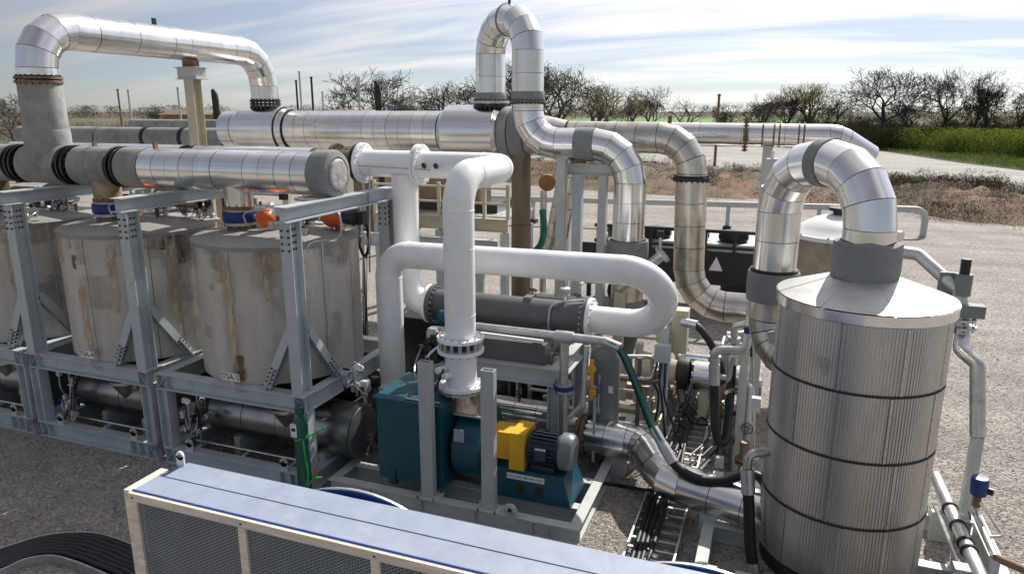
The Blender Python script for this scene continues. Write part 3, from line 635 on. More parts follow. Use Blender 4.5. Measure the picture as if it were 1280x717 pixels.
for (u0, u1, lab) in ((0.4, 3.0, 'added black cylinder darkening the space behind the drum under the TSA-5 tank'), (-2.7, -0.25, 'added black cylinder darkening the space behind the drum under the middle tank'), (-5.8, -3.3, 'added black cylinder darkening the space behind the drum at the left edge')):
    t = thing('rear_dark_filler', lab, 'vessel', ((u0 + u1) / 2, 2.2, 0.2), 'added dark cylinders at the back of the skids')  # added black cylinders that keep the background behind the drums dark
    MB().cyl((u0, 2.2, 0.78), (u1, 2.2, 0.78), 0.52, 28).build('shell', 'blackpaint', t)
    for u in (u0 + 0.4, u1 - 0.4): MB().box(u - 0.06, u + 0.06, 1.9, 2.5, 0.0, 0.36).build('saddle', 'steel', t)
def cluster(p, label, sd=1, n=9, group='small instrument clusters', w=0.28, h=0.5, wheel=True):
    rd = random.Random(sd); p = V(p); t = thing('instrument_cluster', label, 'instruments', p, group)
    MB().bar(p + Z * 0.0, p + Z * h, 0.035, 0.035).build('stand', 'galv', t)
    for i in range(n):
        c = p + V((rd.uniform(-w, w), rd.uniform(-0.12, 0.05), rd.uniform(0.15, 1) * h)); k = i % 4
        if k == 0: b_ = MB().box(c.x - 0.04, c.x + 0.04, c.y - 0.03, c.y + 0.03, c.z - 0.06, c.z + 0.06).build('junction_box', rd.choice(['steel_lt', 'blackpaint', 'galv']), t)
        elif k == 1: MB().lathe([(0.01, -0.02), (0.05, -0.02), (0.05, 0.02), (0.01, 0.021)], c, (rd.uniform(-.4, .4), -1, 0.2), 14).build('gauge', rd.choice(['lens', 'galv']), t)
        elif k == 2: MB().cyl(c - Z * 0.07, c + Z * 0.07, 0.028, 10).build('regulator', rd.choice(['galv', 'rust', 'blackpaint']), t)
        else: MB().cyl(c - X * 0.06, c + X * 0.06, 0.022, 8).build('fitting', rd.choice(['rust', 'galv', 'blue']), t)
        MB().tube(smooth([p + Z * h * rd.uniform(0.2, 0.9), (p + c) / 2 + V((0, -0.1, rd.uniform(-.1, .2))), c], 4), 0.009, 6).build('tubing', rd.choice(['galv', 'black']), t)
    return t
cluster((0.78, 0.25, 0.31), 'valve and gauge cluster left of the drum under the TSA-5 tank', 3, 14, w=0.26, h=0.98)
cluster((-2.25, 0.25, 0.31), 'valve and gauge cluster left of the drum under the middle tank', 5, 14, w=0.26, h=0.98)
cluster((-3.45, 0.25, 0.31), 'valve and gauge cluster right of the drum at the left edge', 6, 10, w=0.22, h=0.98)
for u0, u1, lab in ((0.55, 2.9, 'thin conduit along the skid base below the TSA-5 tank'), (-2.6, -0.3, 'thin conduit along the skid base below the middle tank'), (-5.5, -3.2, 'thin conduit along the skid base at the left edge')):
    tc_ = thing('conduit_pipe', lab, 'pipe', (u0, 0.3, 0.30), 'thin conduits on the skid bases')
    MB().tube([(u0, 0.32, 0.36), (u1, 0.32, 0.36)], 0.022, 8).build('tube', 'stainless', tc_)
    for u in (u0 + 0.2, (u0 + u1) / 2, u1 - 0.2): MB().box(u - 0.02, u + 0.02, 0.17, 0.34, 0.302, 0.338).build('clip', 'steel', tc_)

# ============================================================ PIPES OVER THE TANKS
# front header
HV, HZ, HR = 1.4, 4.995, 0.355
t = thing('front_header_pipe', 'front pipe header over the tanks with silver panels and a grey quilted end cap', 'pipe', (0, HV, 4.64))
jt = [(V((u, HV, HZ)), X) for u in (-0.86, -0.52, -0.21, 0.10, 0.42, 0.78, 1.46, 1.78, 2.10, 2.42, 2.72)]
clad(t, jt, HR, 'alu', 0.010)
jt = [(V((u, HV, HZ)), X) for u in (-1.42, -0.87)]; clad(t, jt, HR + 0.012, 'concrete', 0.01)
for a, b in ((-2.58, -1.66), (-3.95, -2.95), (-6.5, -4.35)): clad(t, [(V((a, HV, HZ)), X), (V(((a + b) / 2, HV, HZ)), X), (V((b, HV, HZ)), X)], HR + 0.01, 'concrete', 0.006, name='insulation_sleeve')
MB().cyl((-6.6, HV, HZ), (2.8, HV, HZ), HR - 0.09, 24).build('inner_pipe', 'core', t)
for u in (-1.53, -2.76, -4.15):
    for s in (-0.06, 0.06): flange(t, (u + s, HV, HZ), X, HR + 0.02, 0.05, 'blackpaint', 'core', 16)
MB().lathe([(HR + 0.01, 0), (HR + 0.035, 0.03), (HR + 0.04, 0.33), (HR + 0.02, 0.37), (HR - 0.07, 0.40), (HR - 0.09, 0.385), (0.01, 0.41)], (2.72, HV, HZ), X, 36).build('quilted_end_cap', 'wrap', t)
MB().lathe([(HR - 0.10, 0.0), (HR - 0.13, 0.03), (0.01, 0.04)], (3.115, HV, HZ), X, 30).build('end_cover_disc', mat('pale_quilt', (0.48, 0.47, 0.45), 0.8, 0, 5, 0.2, 1.0, 7), t)
for u in (-0.72, -2.2): MB().box(u - 0.02, u + 0.02, HV - 0.04, HV + 0.04, HZ + HR - 0.01, HZ + HR + 0.10).build('lifting_tab', 'rust', t)
def branch(u, label, m, stub):
    t = thing('tank_valve', label, 'valve', (u, HV, 3.95), 'blue ringed butterfly valves on the tanks')
    br = MB().cyl((u, HV, 4.40), (u, HV, 4.80), 0.245, 28).build('branch_pipe', m, t)
    MB().cyl((u, HV, 3.96), (u, HV, 4.06), 0.24, 24).build('stub', stub, t)
    flange(t, (u, HV, 4.365), Z, 0.27, 0.06, 'rust', 'core', 12); flange(t, (u, HV, 4.09), Z, 0.27, 0.05, 'galv', 'core', 12)
    MB().lathe([(0.22, 4.12), (0.285, 4.12), (0.30, 4.15), (0.30, 4.28), (0.285, 4.31), (0.22, 4.31)], (u, HV, 0), Z, 28).build('valve_ring', 'blue', t)
    flange(t, (u, HV, 4.325), Z, 0.265, 0.03, 'galv', 'core', 12)
    MB().cyl((u + 0.28, HV, 4.21), (u + 0.5, HV, 4.21), 0.04, 12).build('shaft', 'galv', t)
    a = MB().lathe([(0.01, -0.13), (0.12, -0.13), (0.15, -0.09), (0.15, 0.09), (0.12, 0.13), (0.01, 0.13)], (u + 0.62, HV - 0.08, 4.22), Y, 20); a.build('actuator', 'orange', t)
    MB().tube(smooth([(u + 0.32, HV - 0.25, 4.12), (u + 0.34, HV - 0.3, 4.3), (u + 0.6, HV - 0.3, 4.38), (u + 0.8, HV - 0.2, 4.36)], 5), 0.014, 6).build('air_tube', 'galv', t)
    return t
branch(1.05, 'silver branch and blue ringed valve with orange actuator on the TSA-5 tank', 'alu', 'rust')
branch(-2.03, 'tan stained branch and blue ringed valve on the middle tank', 'stain', 'brown')
branch(-5.1, 'blue ringed valve with orange actuator at the left picture edge', 'brown', 'brown')
# second actuator and piping behind the frame
q = P(423, 271, v=2.0)
t = thing('rear_actuator', 'orange valve actuator behind the portal frame above the TSA-5 tank', 'actuator', (q.x, q.y, 3.95))
MB().lathe([(0.01, -0.2), (0.15, -0.2), (0.18, -0.14), (0.18, 0.14), (0.15, 0.2), (0.01, 0.2)], q - X * 0.05, X, 20).build('body', 'orange', t)
MB().lathe([(0.01, 0), (0.13, 0), (0.13, 0.25), (0.01, 0.26)], q + X * 0.16, X, 18).build('gearbox', 'motor', t)
MB().cyl((q.x, q.y, 3.93), (q.x, q.y, q.z - 0.12), 0.07, 12).build('stem', 'rust', t)
MB().box(q.x + 0.36, q.x + 0.54, q.y - 0.08, q.y + 0.08, q.z - 0.1, q.z + 0.12).build('control_box', 'blackpaint', t)
for i, (u, v, lab) in enumerate(((0.6, 2.2, 'tubing and small valves on the back of the TSA-5 tank roof'), (2.5, 1.0, 'tubing and small valves at the right front of the TSA-5 tank roof'), (-2.4, 2.0, 'tubing and small valves at the back left of the middle tank roof'), (-0.7, 2.2, 'tubing and small valves at the back right of the middle tank roof'), (-3.9, 2.0, 'tubing and small valves on the roof of the tank at the left edge'), (-3.75, 1.2, 'small fittings at the right rim of the left edge tank roof'))):
    cluster((u, v, 3.96), lab, 30 + i, 14, w=0.4, h=0.45)
# second header
t = thing('rear_header_pipe', 'silver pipe header running behind the front header into the white pipe', 'pipe', (0, 2.9, 4.64))
Z3 = 5.06
jt = [(V((-6.5 + i * 0.83, 2.9, Z3)), X) for i in range(7)]; clad(t, jt, 0.27, 'alu', 0.008)
jt = [(V((-1.2 + i * 0.7, 2.9, Z3)), X) for i in range(5)]; clad(t, jt, 0.27, 'alu', 0.008)
MB().cyl((-1.55, 2.9, Z3), (-1.18, 2.9, Z3), 0.22, 24).build('spool', 'core', t)
for u in (-1.48, -1.26): flange(t, (u, 2.9, Z3), X, 0.27, 0.05, 'blackpaint', 'core')
MB().cyl((1.6, 2.9, Z3), (2.62, 2.9, Z3), 0.235, 28).build('bare_spool', 'brown', t)
flange(t, (2.58, 2.9, Z3), X, 0.36, 0.06, 'blackpaint', 'core')
flange(t, (2.1, 2.9, Z3), X, 0.36, 0.05, 'rust', 'core')
for u in (-2.8, -0.12): MB().box(u - 0.08, u + 0.08, 2.78, 3.02, 4.641, 4.80).build('saddle', 'steel', t)

# tall loop
LU, LR = -3.4, 0.355
t = thing('tall_loop_pipe', 'tall silver loop pipe rising from the grey riser over the headers at left', 'pipe', (LU, HV, HZ))
zt = 7.50
b1, b2 = 6.62, 6.30
jt = route([(LU, HV, b1 + 0.02), (LU, HV, zt), (LU, 7.8, zt), (LU, 7.8, b2)], [0, 0.72, 0.86, 0], 0.46, 4); clad(t, jt, LR, 'alu', 0.008)
for z in (b1 - 0.02, b1 - 0.09): flange(t, (LU, HV, z), Z, LR + 0.05, 0.045, 'rust', 'core', 20)
for z in (b2 - 0.04, b2 - 0.12, b2 - 0.19): flange(t, (LU, 7.8, z), Z, LR + 0.05, 0.05, 'blackpaint', 'rust', 20)
rs = MB().lathe([(0.40, 4.9), (0.40, 5.62), (0.385, 5.66)], (LU, HV, 0), Z, 30).build('riser_sleeve', 'concrete', t)
MB().lathe([(0.385, 5.64), (0.37, 6.5), (0.36, 6.53), (0.2, 6.531)], (LU, HV, 0), Z, 30).build('riser_sleeve', 'concrete', t)
for p in ((LU, HV + 0.32, 7.62), (LU, 4.3, zt + LR)): MB().box(p[0] - 0.02, p[0] + 0.02, p[1] - 0.05, p[1] + 0.05, p[2] - 0.02, p[2] + 0.13).build('lifting_tab', 'blackpaint', t)
t = thing('pipe_support_post', 'cream steel post holding up the middle of the tall loop pipe', 'post', (LU, 5.25, 0))
MB().ibeam((LU, 5.25, 0.0), (LU, 5.25, 6.72), 0.28, 0.26, Y).build('column', 'beige', t)
MB().box(LU - 0.32, LU + 0.32, 5.05, 5.45, 6.722, 6.74).build('cap_plate', 'steel_lt', t); MB().box(LU - 0.28, LU + 0.28, 5.09, 5.41, 6.742, 6.98).build('saddle_box', 'steel_lt', t)
MB().box(LU - 0.33, LU + 0.33, 5.04, 5.46, 6.982, 7.0).build('cap_plate', 'steel_lt', t); MB().box(LU - 0.16, LU + 0.16, 5.15, 5.35, 7.0, 7.155).build('shoe', 'rust', t)

# big header behind
BV, BZ, BR = 7.8, 5.50, 0.50
t = thing('large_header_pipe', 'large silver header pipe running behind the tanks to the gooseneck tee', 'pipe', (0, BV, 5.0))
jt = [(V((u, BV, BZ)), X) for u in [-2.55 + 0.345 * i for i in range(14)]]; clad(t, jt, BR, 'alu', 0.008)
jt = [(V((u, BV, BZ)), X) for u in (-4.72, -4.30, -4.12)]; clad(t, jt, BR, 'alu', 0.02)
clad(t, [(V((-4.05, BV, BZ)), X), (V((-2.78, BV, BZ)), X)], BR + 0.13, 'alu', 0.01); clad(t, [(V((-2.78, BV, BZ)), X), (V((-2.56, BV, BZ)), X)], BR + 0.07, 'alu', 0.01)
BG = P(150, 172, v=BV).z; MB().cyl((-4.6, BV, BZ), (3.2, BV, BZ), BR - 0.1, 24).build('inner_pipe', 'core', t); MB().cyl((-13, BV, BG), (-4.6, BV, BG), 0.25, 20).build('inner_pipe', 'core', t)
for u in (-6.26, -7.68): band(t, (u - 0.06, BV, BG), (u + 0.06, BV, BG), 0.345, 'blackpaint', 'joint_ring')
for a, b in ((-13, -9.6), (-9.55, -7.7), (-7.65, -6.3), (-6.22, -4.78)): clad(t, [(V((a, BV, BG)), X), (V((b, BV, BG)), X)], 0.31, 'concrete', 0.01, name='insulation_sleeve')
MB().lathe([(BR - 0.02, 1.94), (BR + 0.14, 2.12), (BR + 0.14, 3.42), (BR + 0.02, 3.55)], (0, BV, BZ), X, 40).build('tee_jacket', 'alu', t)
band(t, (3.56, BV, BZ), (3.78, BV, BZ), BR + 0.10, 'concrete', 'wrap_band'); band(t, (3.80, BV, BZ), (4.16, BV, BZ), BR + 0.08)
MB().lathe([(BR + 0.02, 0), (BR, 0.22), (BR - 0.05, 0.26), (0.30, 0.95)], (4.18, BV, BZ - 0.02), X, 36).build('reducer_cone', 'alu_dull', t)
for u in (-8, -1.0): MB().box(u - 0.15, u + 0.15, BV - 0.15, BV + 0.15, 0, (BZ - BR if u > -5 else BG - 0.31) + 0.02).build('support_column', 'beige', t)
# far grey pipe at left, further back
t = thing('far_insulated_pipe', 'pale insulated pipe behind the large header at far left', 'pipe', (-8, 13, 5.2))
clad(t, route([(-14.0, 13, 5.45), (-8.9, 13, 5.45)], 0.5, 0.7), 0.24, 'concrete', 0.02); clad(t, route([(-8.6, 12.4, 5.2), (-8.0, 12.0, 5.55), (-3.5, 12.0, 5.55)], 0.5, 0.6), 0.40, 'concrete', 0.02)
for u in (-12.5, -10.5, -6.2, -4.4): MB().box(u - 0.12, u + 0.12, 11.9 if u > -8 else 12.9, 12.1 if u > -8 else 13.1, 0, 5.2).build('support_column', 'beige', t)

# gooseneck + S pipe
t = thing('gooseneck_pipe', 'tall silver gooseneck pipe curving up from the header tee and down to the right', 'pipe', (3.2, BV, 6.0))
GR = 0.355
gz = 7.97
g0 = V((3.2, BV, 6.28)); g1 = V((4.42, 7.0, 0))
jt = route([g0, (3.2, BV, gz + 0.02), (g1.x, g1.y, gz + 0.02), (g1.x, g1.y, 6.32)], [0, 0.70, 0.70, 0], 0.42, 4)
k = len(jt) // 2
clad(t, jt, GR, 'alu', 0.008, wraps={k - 1: 'wrap'})
flange(t, (3.2, BV, 6.20), Z, GR + 0.09, 0.06, 'galv', 'core', 20); flange(t, (3.2, BV, 6.12), Z, GR + 0.06, 0.07, 'blackpaint', 'rust', 20)
band(t, (3.2, BV, 6.24), (3.2, BV, 6.42), GR + 0.015)
MB().bar((3.85, 7.35, gz + GR), (3.85, 7.35, gz + GR + 0.3), 0.05, 0.05).build('lifting_tab', 'blackpaint', t)
t = thing('s_bend_pipe', 'silver S-bend pipe from the gooseneck down through grey wrapped joints to the ground', 'pipe', (6.8, 7.0, 0))
jt = route([(g1.x, g1.y, 6.16), (g1.x, g1.y, 5.28), (6.80, 7.0, 5.28), (6.80, 7.0, 3.2)], [0, 0.72, 0.80, 0], 0.42, 4)
wr = {i: 'wrap' for i, (p, tg) in enumerate(jt[:-1]) if abs(tg.x) > 0.99 and abs(jt[i + 1][1].x) > 0.99}
first = sorted(wr)[1:2] if len(wr) > 1 else sorted(wr)[:1]
clad(t, jt, GR, 'alu', 0.008, wraps={i: 'wrap' for i in first})
flange(t, (g1.x, g1.y, 6.20), Z, GR + 0.05, 0.05, 'rust', 'core', 24); band(t, (g1.x, g1.y, 6.22), (g1.x, g1.y, 6.42), GR + 0.015)
band(t, (6.80, 7.0, 2.80), (6.80, 7.0, 3.22), GR + 0.10); clad(t, [(V((6.82, 7.0, z)), -Z) for z in (2.8, 2.3, 1.85)], GR, 'alu_dull')
band(t, (6.82, 7.0, 1.45), (6.82, 7.0, 1.85), GR + 0.03); MB().lathe([(GR, 1.46), (GR * 0.95, 1.2), (GR * 0.55, 0.5), (GR * 0.55, 0.0)], (6.82, 7.0, 0), Z, 28).build('bottom_cone', 'dark', t)
# second down pipe
t = thing('rear_elbow_pipe', 'tarnished silver pipe with long down leg and bottom elbow behind the white U-bend', 'pipe', (8.05, 7.6, 0))
pz = 5.42; px = 8.03
jt = route([(4.9, 7.9, pz), (px, 7.6, pz), (px, 7.6, 4.62)], [0, 0.75, 0], 0.5, 4); clad(t, jt, 0.34, 'alu_dull', 0.014)
flange(t, (px, 7.6, 4.56), Z, 0.42, 0.07, 'blackpaint', 'core', 18)
jt = route([(px, 7.6, 4.52), (px + 0.08, 7.6, 1.72), (11.6, 7.6, 1.72)], [0, 0.85, 0], 0.5, 4); clad(t, jt, 0.345, 'alu_dull', 0.014)
for u in (9.3, 11.2): MB().box(u - 0.1, u + 0.1, 7.5, 7.7, 0, 1.39).build('support_column', 'steel', t)
# long pipe at the back
t = thing('long_back_pipe', 'long silver pipe running level across the back with a mitred end', 'pipe', (7.5, 11, 0))
jt = route([(2.6, 11, 5.46), (11.1, 11, 5.40), (11.9, 11.5, 4.9)], [0, 0.5, 0], 1.1, 3); clad(t, jt, 0.28, 'alu', 0.008)
for u in (9.35, 9.62, 9.75, 10.2, 10.32): MB().lathe([(0.28, -0.02), (0.30, -0.02), (0.30, 0.02), (0.28, 0.02)], (u, 11, 5.41), X, 28).build('strap_band', 'rust', t)
st_ = MB()
for i in range(11): st_.cyl((8.95, 10.66, 5.02 + i * 0.075), (8.95, 10.66, 5.06 + i * 0.075), 0.07, 10)
st_.cyl((8.95, 10.66, 5.0), (8.95, 10.66, 5.86), 0.03, 8); st_.bar((8.95, 10.66, 5.4), (8.95, 10.74, 5.4), 0.05, 0.05); st_.build('vent_stack', 'rust', t)
for u in (4.2, 9.5): MB().box(u - 0.12, u + 0.12, 10.88, 11.12, 0, 5.14).build('support_column', 'steel_lt', t)
lb = MB().box(7.65, 8.25, 10.70, 10.712, 5.36, 5.44).build('pipe_label', 'sign', t)
for k, (u, zz) in enumerate(((5.3, 5.74), (7.0, 5.72))): MB().box(u - 0.05, u + 0.05, 10.97, 11.03, zz - 0.02, zz + 0.16).build('lifting_tab', 'rust', t)
# brown column under the tee, pale posts
t = thing('brown_standpipe', 'brown weathered vertical standpipe under the end of the large header', 'pipe', (3.98, BV, 0))
MB().cyl((3.98, BV, 0), (3.98, BV, 3.3), 0.24, 26).build('lower_pipe', 'brown', t); MB().cyl((3.98, BV, 3.31), (3.98, BV, 4.98), 0.235, 26).build('upper_pipe', 'brown', t)
MB().cyl((3.98, BV, 0), (3.98, BV, 0.05), 0.4, 24).build('base_flange', 'rust', t)
t = thing('pipe_rack_stand', 'pale grey stand of three posts under the S-bend pipe', 'stand', (5.5, 7.0, 0))
for (x, w_, top, m_) in ((701, 0.20, 4.98, 'steel_lt'), (721, 0.21, 4.62, 'steel'), (752, 0.18, 4.62, 'steel_lt')):
    p = P(x, 300, v=6.9 if x > 710 else 6.6); MB().box(p.x - w_ / 2, p.x + w_ / 2, p.y - 0.1, p.y + 0.1, 0, top).build('post', m_, t)
a = P(715, 300, v=6.9).x; b = P(757, 300, v=6.9).x
MB().ibeam((a - 0.15, 6.9, 4.75), (b + 0.1, 6.9, 4.75), 0.25, 0.2).build('head_beam', 'steel_lt', t); MB().box(a - 0.05, a + 0.25, 6.8, 7.1, 4.88, 4.95).build('pipe_shoe', 'rust', t)

# ============================================================ WHITE PIPES + EXCHANGER
def whitepipe(t, pts, rads, r=0.235, seg=3, gores=12, name='pipe_run', m='white', n=32):
    jt = route(pts, rads, seg, gores); fr = frames([j[1] for j in jt])
    o = MB().rings([ring(p, tg, r, n, f) for (p, tg), f in zip(jt, fr)]).build(name, m, t, True, 60)
    if m == 'white':
        for i in range(1, len(jt) - 1):
            l0 = (jt[i][0] - jt[i - 1][0]).length; l1 = (jt[i + 1][0] - jt[i][0]).length
            if max(l0, l1) > 2.5 * min(l0, l1): MB().lathe([(r - 0.002, -0.012), (r + 0.007, 0), (r - 0.002, 0.012)], jt[i][0], jt[i][1], n).build('weld_seam', 'white', t)
    return o
WV, WZ = 2.9, 5.07
t = thing('white_header_pipe', 'white pipe header that tees down at left and elbows down into the fan', 'pipe', (5.48, 0.9, 1.7))
whitepipe(t, [(2.64, WV, WZ), (3.80, WV, WZ)], 0.3, 0.24)
whitepipe(t, [(3.86, WV, WZ), (5.48, WV, WZ), (5.48, 0.9, WZ), (5.48, 0.9, 2.66)], [0, 0.42, 0.48, 0], 0.235)
flange(t, (2.66, WV, WZ), X, 0.37, 0.06, 'white'); flange(t, (3.80, WV, WZ), X, 0.36, 0.045, 'white'); flange(t, (3.86, WV, WZ), X, 0.36, 0.045, 'white')
for z in (4.02, 3.0): MB().lathe([(0.235, -0.008), (0.2405, 0), (0.235, 0.008)], (5.48, 0.9, z), Z, 32).build('weld_bead', 'white', t)
# flanges + expansion bolts + lower spool
flange(t, (5.48, 0.9, 2.63), Z, 0.36, 0.05, 'white', 'galv', 16); flange(t, (5.48, 0.9, 2.44), Z, 0.36, 0.05, 'white', 'galv', 16)
MB().bolts((5.48, 0.9, 2.535), Z, 0.315, 16, 0.028, 0.15, 8).build('expansion_bolts', 'galv', t)
MB().cyl((5.48, 0.9, 2.46), (5.48, 0.9, 2.62), 0.22, 28).build('disc_spool', 'teal', t)
MB().cyl((5.48, 0.9, 1.86), (5.48, 0.9, 2.43), 0.245, 32).build('lower_spool', 'white', t)
flange(t, (5.48, 0.9, 1.86), Z, 0.36, 0.05, 'white', 'white', 16); flange(t, (5.48, 0.9, 1.80), Z, 0.35, 0.03, 'galv', 'galv', 16)
for dx, dz in ((-0.16, 2.18), (-0.05, 2.1)): MB().cyl((5.48 + dx, 0.9 - 0.18, dz), (5.48 + dx - 0.08, 0.9 - 0.36, dz), 0.05, 12).build('nozzle', 'white', t)
MB().tube([(2.75, WV - 0.33, WZ - 0.02), (4.2, WV - 0.33, WZ - 0.06)], 0.012, 6).build('sense_line', 'galv', t)
for u in (4.05, 4.28): MB().bar((u, WV - 0.26, WZ - 0.02), (u, WV - 0.33, WZ + 0.03), 0.05, 0.06).build('clip', 'blackpaint', t)
t2 = thing('white_drop_pipe', 'white vertical pipe dropping from the header tee into the dark exchanger', 'pipe', (3.50, WV, 2.5))
whitepipe(t2, [(3.50, WV, WZ - 0.18), (3.50, WV, 2.52), (3.96, WV, 2.52)], [0, 0.40, 0], 0.235)
flange(t2, (3.96, WV, 2.52), X, 0.36, 0.06, 'white', 'galv')
t = thing('shell_exchanger', 'dark grey horizontal shell exchanger between the white pipe flanges', 'exchanger', (5.5, WV, 1.95))
MB().cyl((4.09, WV, 2.52), (6.92, WV, 2.52), 0.285, 36).build('shell', 'dark', t)
for u in (4.05, 6.95): flange(t, (u, WV, 2.52), X, 0.37, 0.07, 'dark', 'galv', 20)
for u in (4.75, 6.3): MB().box(u - 0.09, u + 0.09, WV - 0.25, WV + 0.25, 2.06, 2.40).build('saddle', 'dark', t)
MB().cyl((6.55, WV, 2.79), (6.55, WV, 3.0), 0.05, 10).build('nozzle', 'stainless', t); MB().lathe([(0.03, 0), (0.09, 0.02), (0.09, 0.06), (0.03, 0.08)], (6.55, WV, 2.98), Z, 14).build('nozzle_flange', 'galv', t)
MB().bar((5.9, WV - 0.12, 2.80), (5.9, WV + 0.12, 2.80), 0.14, 0.08).build('lifting_tab', 'dark', t)
MB().tube(smooth([(6.35, WV - 0.27, 2.3), (6.36, WV - 0.30, 2.55), (6.42, WV - 0.2, 2.79), (6.9, WV, 2.86)], 6), 0.02, 8).build('tracer_tube', 'galv', t)
t3 = thing('white_loop_pipe', 'white hairpin pipe looping in front from the exchanger back to the floor flange', 'pipe', (3.5, 2.2, 1.0))
whitepipe(t3, [(3.50, 2.2, 1.12), (3.50, 2.2, 3.56), (8.27, 2.28, 3.58), (8.27, 2.9, 2.53), (7.0, WV, 2.53)], [0, 0.42, 0.60, 0.60, 0], 0.235, 3, 16)
flange(t3, (7.02, WV, 2.53), X, 0.37, 0.06, 'white', 'galv'); flange(t3, (3.50, 2.2, 1.14), Z, 0.35, 0.05, 'white'); flange(t3, (3.50, 2.2, 1.08), Z, 0.35, 0.05, 'white')
MB().cyl((3.50, 2.2, 0.25), (3.50, 2.2, 1.06), 0.2, 20).build('lower_spool', 'white', t3)
handwheel(t3, (3.12, 1.85, 1.18), (-0.3, -1, 0.1), 0.15, 'white'); MB().cyl((3.12, 1.85, 1.18), (3.35, 2.15, 1.12), 0.03, 8).build('wheel_stem', 'white', t3)

# ============================================================ FAN SKID
t = thing('fan_skid', 'pale grey fan skid base with two open posts at the front', 'skid', (5.5, 0.14, 0))
MB().ibeam((3.45, 0.2, 0.125), (7.62, 0.2, 0.125), 0.25, 0.16).build('front_beam', 'steel_lt', t)
MB().ibeam((7.54, 0.285, 0.125), (7.54, 4.2, 0.125), 0.246, 0.16).build('side_beam', 'steel_lt', t); MB().ibeam((3.53, 0.285, 0.125), (3.53, 4.2, 0.125), 0.246, 0.16).build('side_beam', 'steel_lt', t)
MB().ibeam((3.45, 4.28, 0.125), (7.62, 4.28, 0.125), 0.25, 0.16).build('rear_beam', 'steel_lt', t)
for v in (0.75, 1.55, 2.9): MB().ibeam((3.62, v, 0.125), (7.45, v, 0.125), 0.24, 0.16).build('cross_beam', 'steel_lt', t)
for u in (4.2, 5.1, 6.0, 6.9, 7.15): MB().box(u - 0.006, u + 0.006, 0.125, 0.19, 0.022, 0.228).build('stiffener', 'steel_lt', t)
for u in (5.22, 6.22):     # open channel posts
    b = MB(); b.box(u - 0.10, u + 0.10, 0.155, 0.170, 0.27, 2.44); b.box(u - 0.10, u - 0.086, 0.172, 0.262, 0.27, 2.44); b.box(u + 0.086, u + 0.10, 0.172, 0.262, 0.27, 2.44); b.box(u - 0.10, u + 0.10, 0.264, 0.28, 0.27, 2.44)
    b.build('post', 'steel_mid', t); MB().box(u - 0.2, u + 0.2, 0.09, 0.36, 0.252, 0.268).build('base_plate', 'steel_lt', t)
    MB().bolts((u, 0.22, 0.28), Z, 0.19, 4, 0.014, 0.05, 6, 0.785).build('bolts', 'rust', t)
for u in (6.58, ):
    lug = MB(); c = V((u, 0.14, 0.25)); lug.cyl(c + V((0, -0.02, 0.09)), c + V((0, 0.02, 0.09)), 0.10, 20); lug.box(u - 0.1, u + 0.1, 0.12, 0.16, 0.252, 0.34); o = lug.build('lifting_lug', 'steel_lt', t)
    MB().cyl(c + V((0, -0.024, 0.1)), c + V((0, -0.021, 0.1)), 0.035, 14).build('lug_hole', 'core', o)
# rear table frame on the skid
t = thing('exchanger_table', 'blue grey steel table frame carrying the dark exchanger', 'frame', (5.9, 2.4, 0.25))
for v in (1.95, 3.6):
    MB().ibeam((4.4, v, 1.78), (6.82, v, 1.78), 0.30, 0.2).build('long_beam', 'steel', t)
    for u in (4.5, 6.68): MB().ibeam((u, v, 0.252), (u, v, 1.628), 0.2, 0.18, X).build('leg', 'steel', t)
for u in (4.5, 6.68): MB().ibeam((u, 2.06, 1.78), (u, 3.49, 1.78), 0.29, 0.18).build('end_beam', 'steel', t)
for u in (4.75, 6.3): MB().box(u - 0.1, u + 0.1, 2.06, 3.49, 1.932, 2.055).build('saddle_beam', 'dark', t)
MB().box(4.9, 6.5, 1.98, 2.30, 1.935, 2.28).build('pipe_tray', 'dark', t)
MB().bar((4.6, 2.02, 2.36), (6.45, 2.02, 2.33), 0.05, 0.05).build('trim_strip', 'sign', t)
MB().tube([(4.6, 2.0, 0.95), (6.6, 2.0, 0.95)], 0.03, 8).build('tie_rod', 'stainless', t)

t = thing('air_filter_box', 'large teal steel intake box on the fan skid', 'box', (4.85, 0.9, 0.25))
bx = MB().box(4.27, 5.40, 0.36, 1.45, 0.34, 1.68).build('casing', 'teal', t)
MB().box(4.22, 5.43, 0.33, 1.48, 1.682, 1.70).build('lid', 'teal', t)
for u in (4.5, 5.2):
    for v in (0.40, 1.4): MB().box(u - 0.06, u + 0.06, v - 0.05, v + 0.05, 0.252, 0.338).build('foot', 'teal', t)
MB().box(4.44, 4.56, 0.335, 0.357, 0.30, 0.52).build('bracket', 'teal', t)
MB().tube([(4.75, 0.42, 1.715), (5.35, 0.42, 1.715)], 0.016, 8).build('grab_bar', 'galv', t)
t = thing('cooling_fan', 'teal centrifugal fan with yellow coupling guard and finned motor', 'fan', (6.4, 0.95, 0.25))
b = MB(); cy, cz, rr = 0.95, 0.92, 0.60; prof = []
for k in range(29):      # scroll outline in the v-z plane, growing radius
    a = R(100 + k * 350 / 28 * 0.93); q = rr * (0.80 + 0.22 * k / 28); prof.append((cy + q * math.cos(a), cz + q * math.sin(a)))
b.v = [V((5.50, p[0], p[1])) for p in prof] + [V((5.93, p[0], p[1])) for p in prof]; n = len(prof)
b.f = [(i, (i + 1) % n, n + (i + 1) % n, n + i) for i in range(n)] + [tuple(range(n - 1, -1, -1)), tuple(range(n, 2 * n))]
b.build('scroll_housing', 'teal', t)
MB().box(5.46, 5.97, 0.62, 1.2, 1.47, 1.50).build('outlet_flange', 'galv', t)
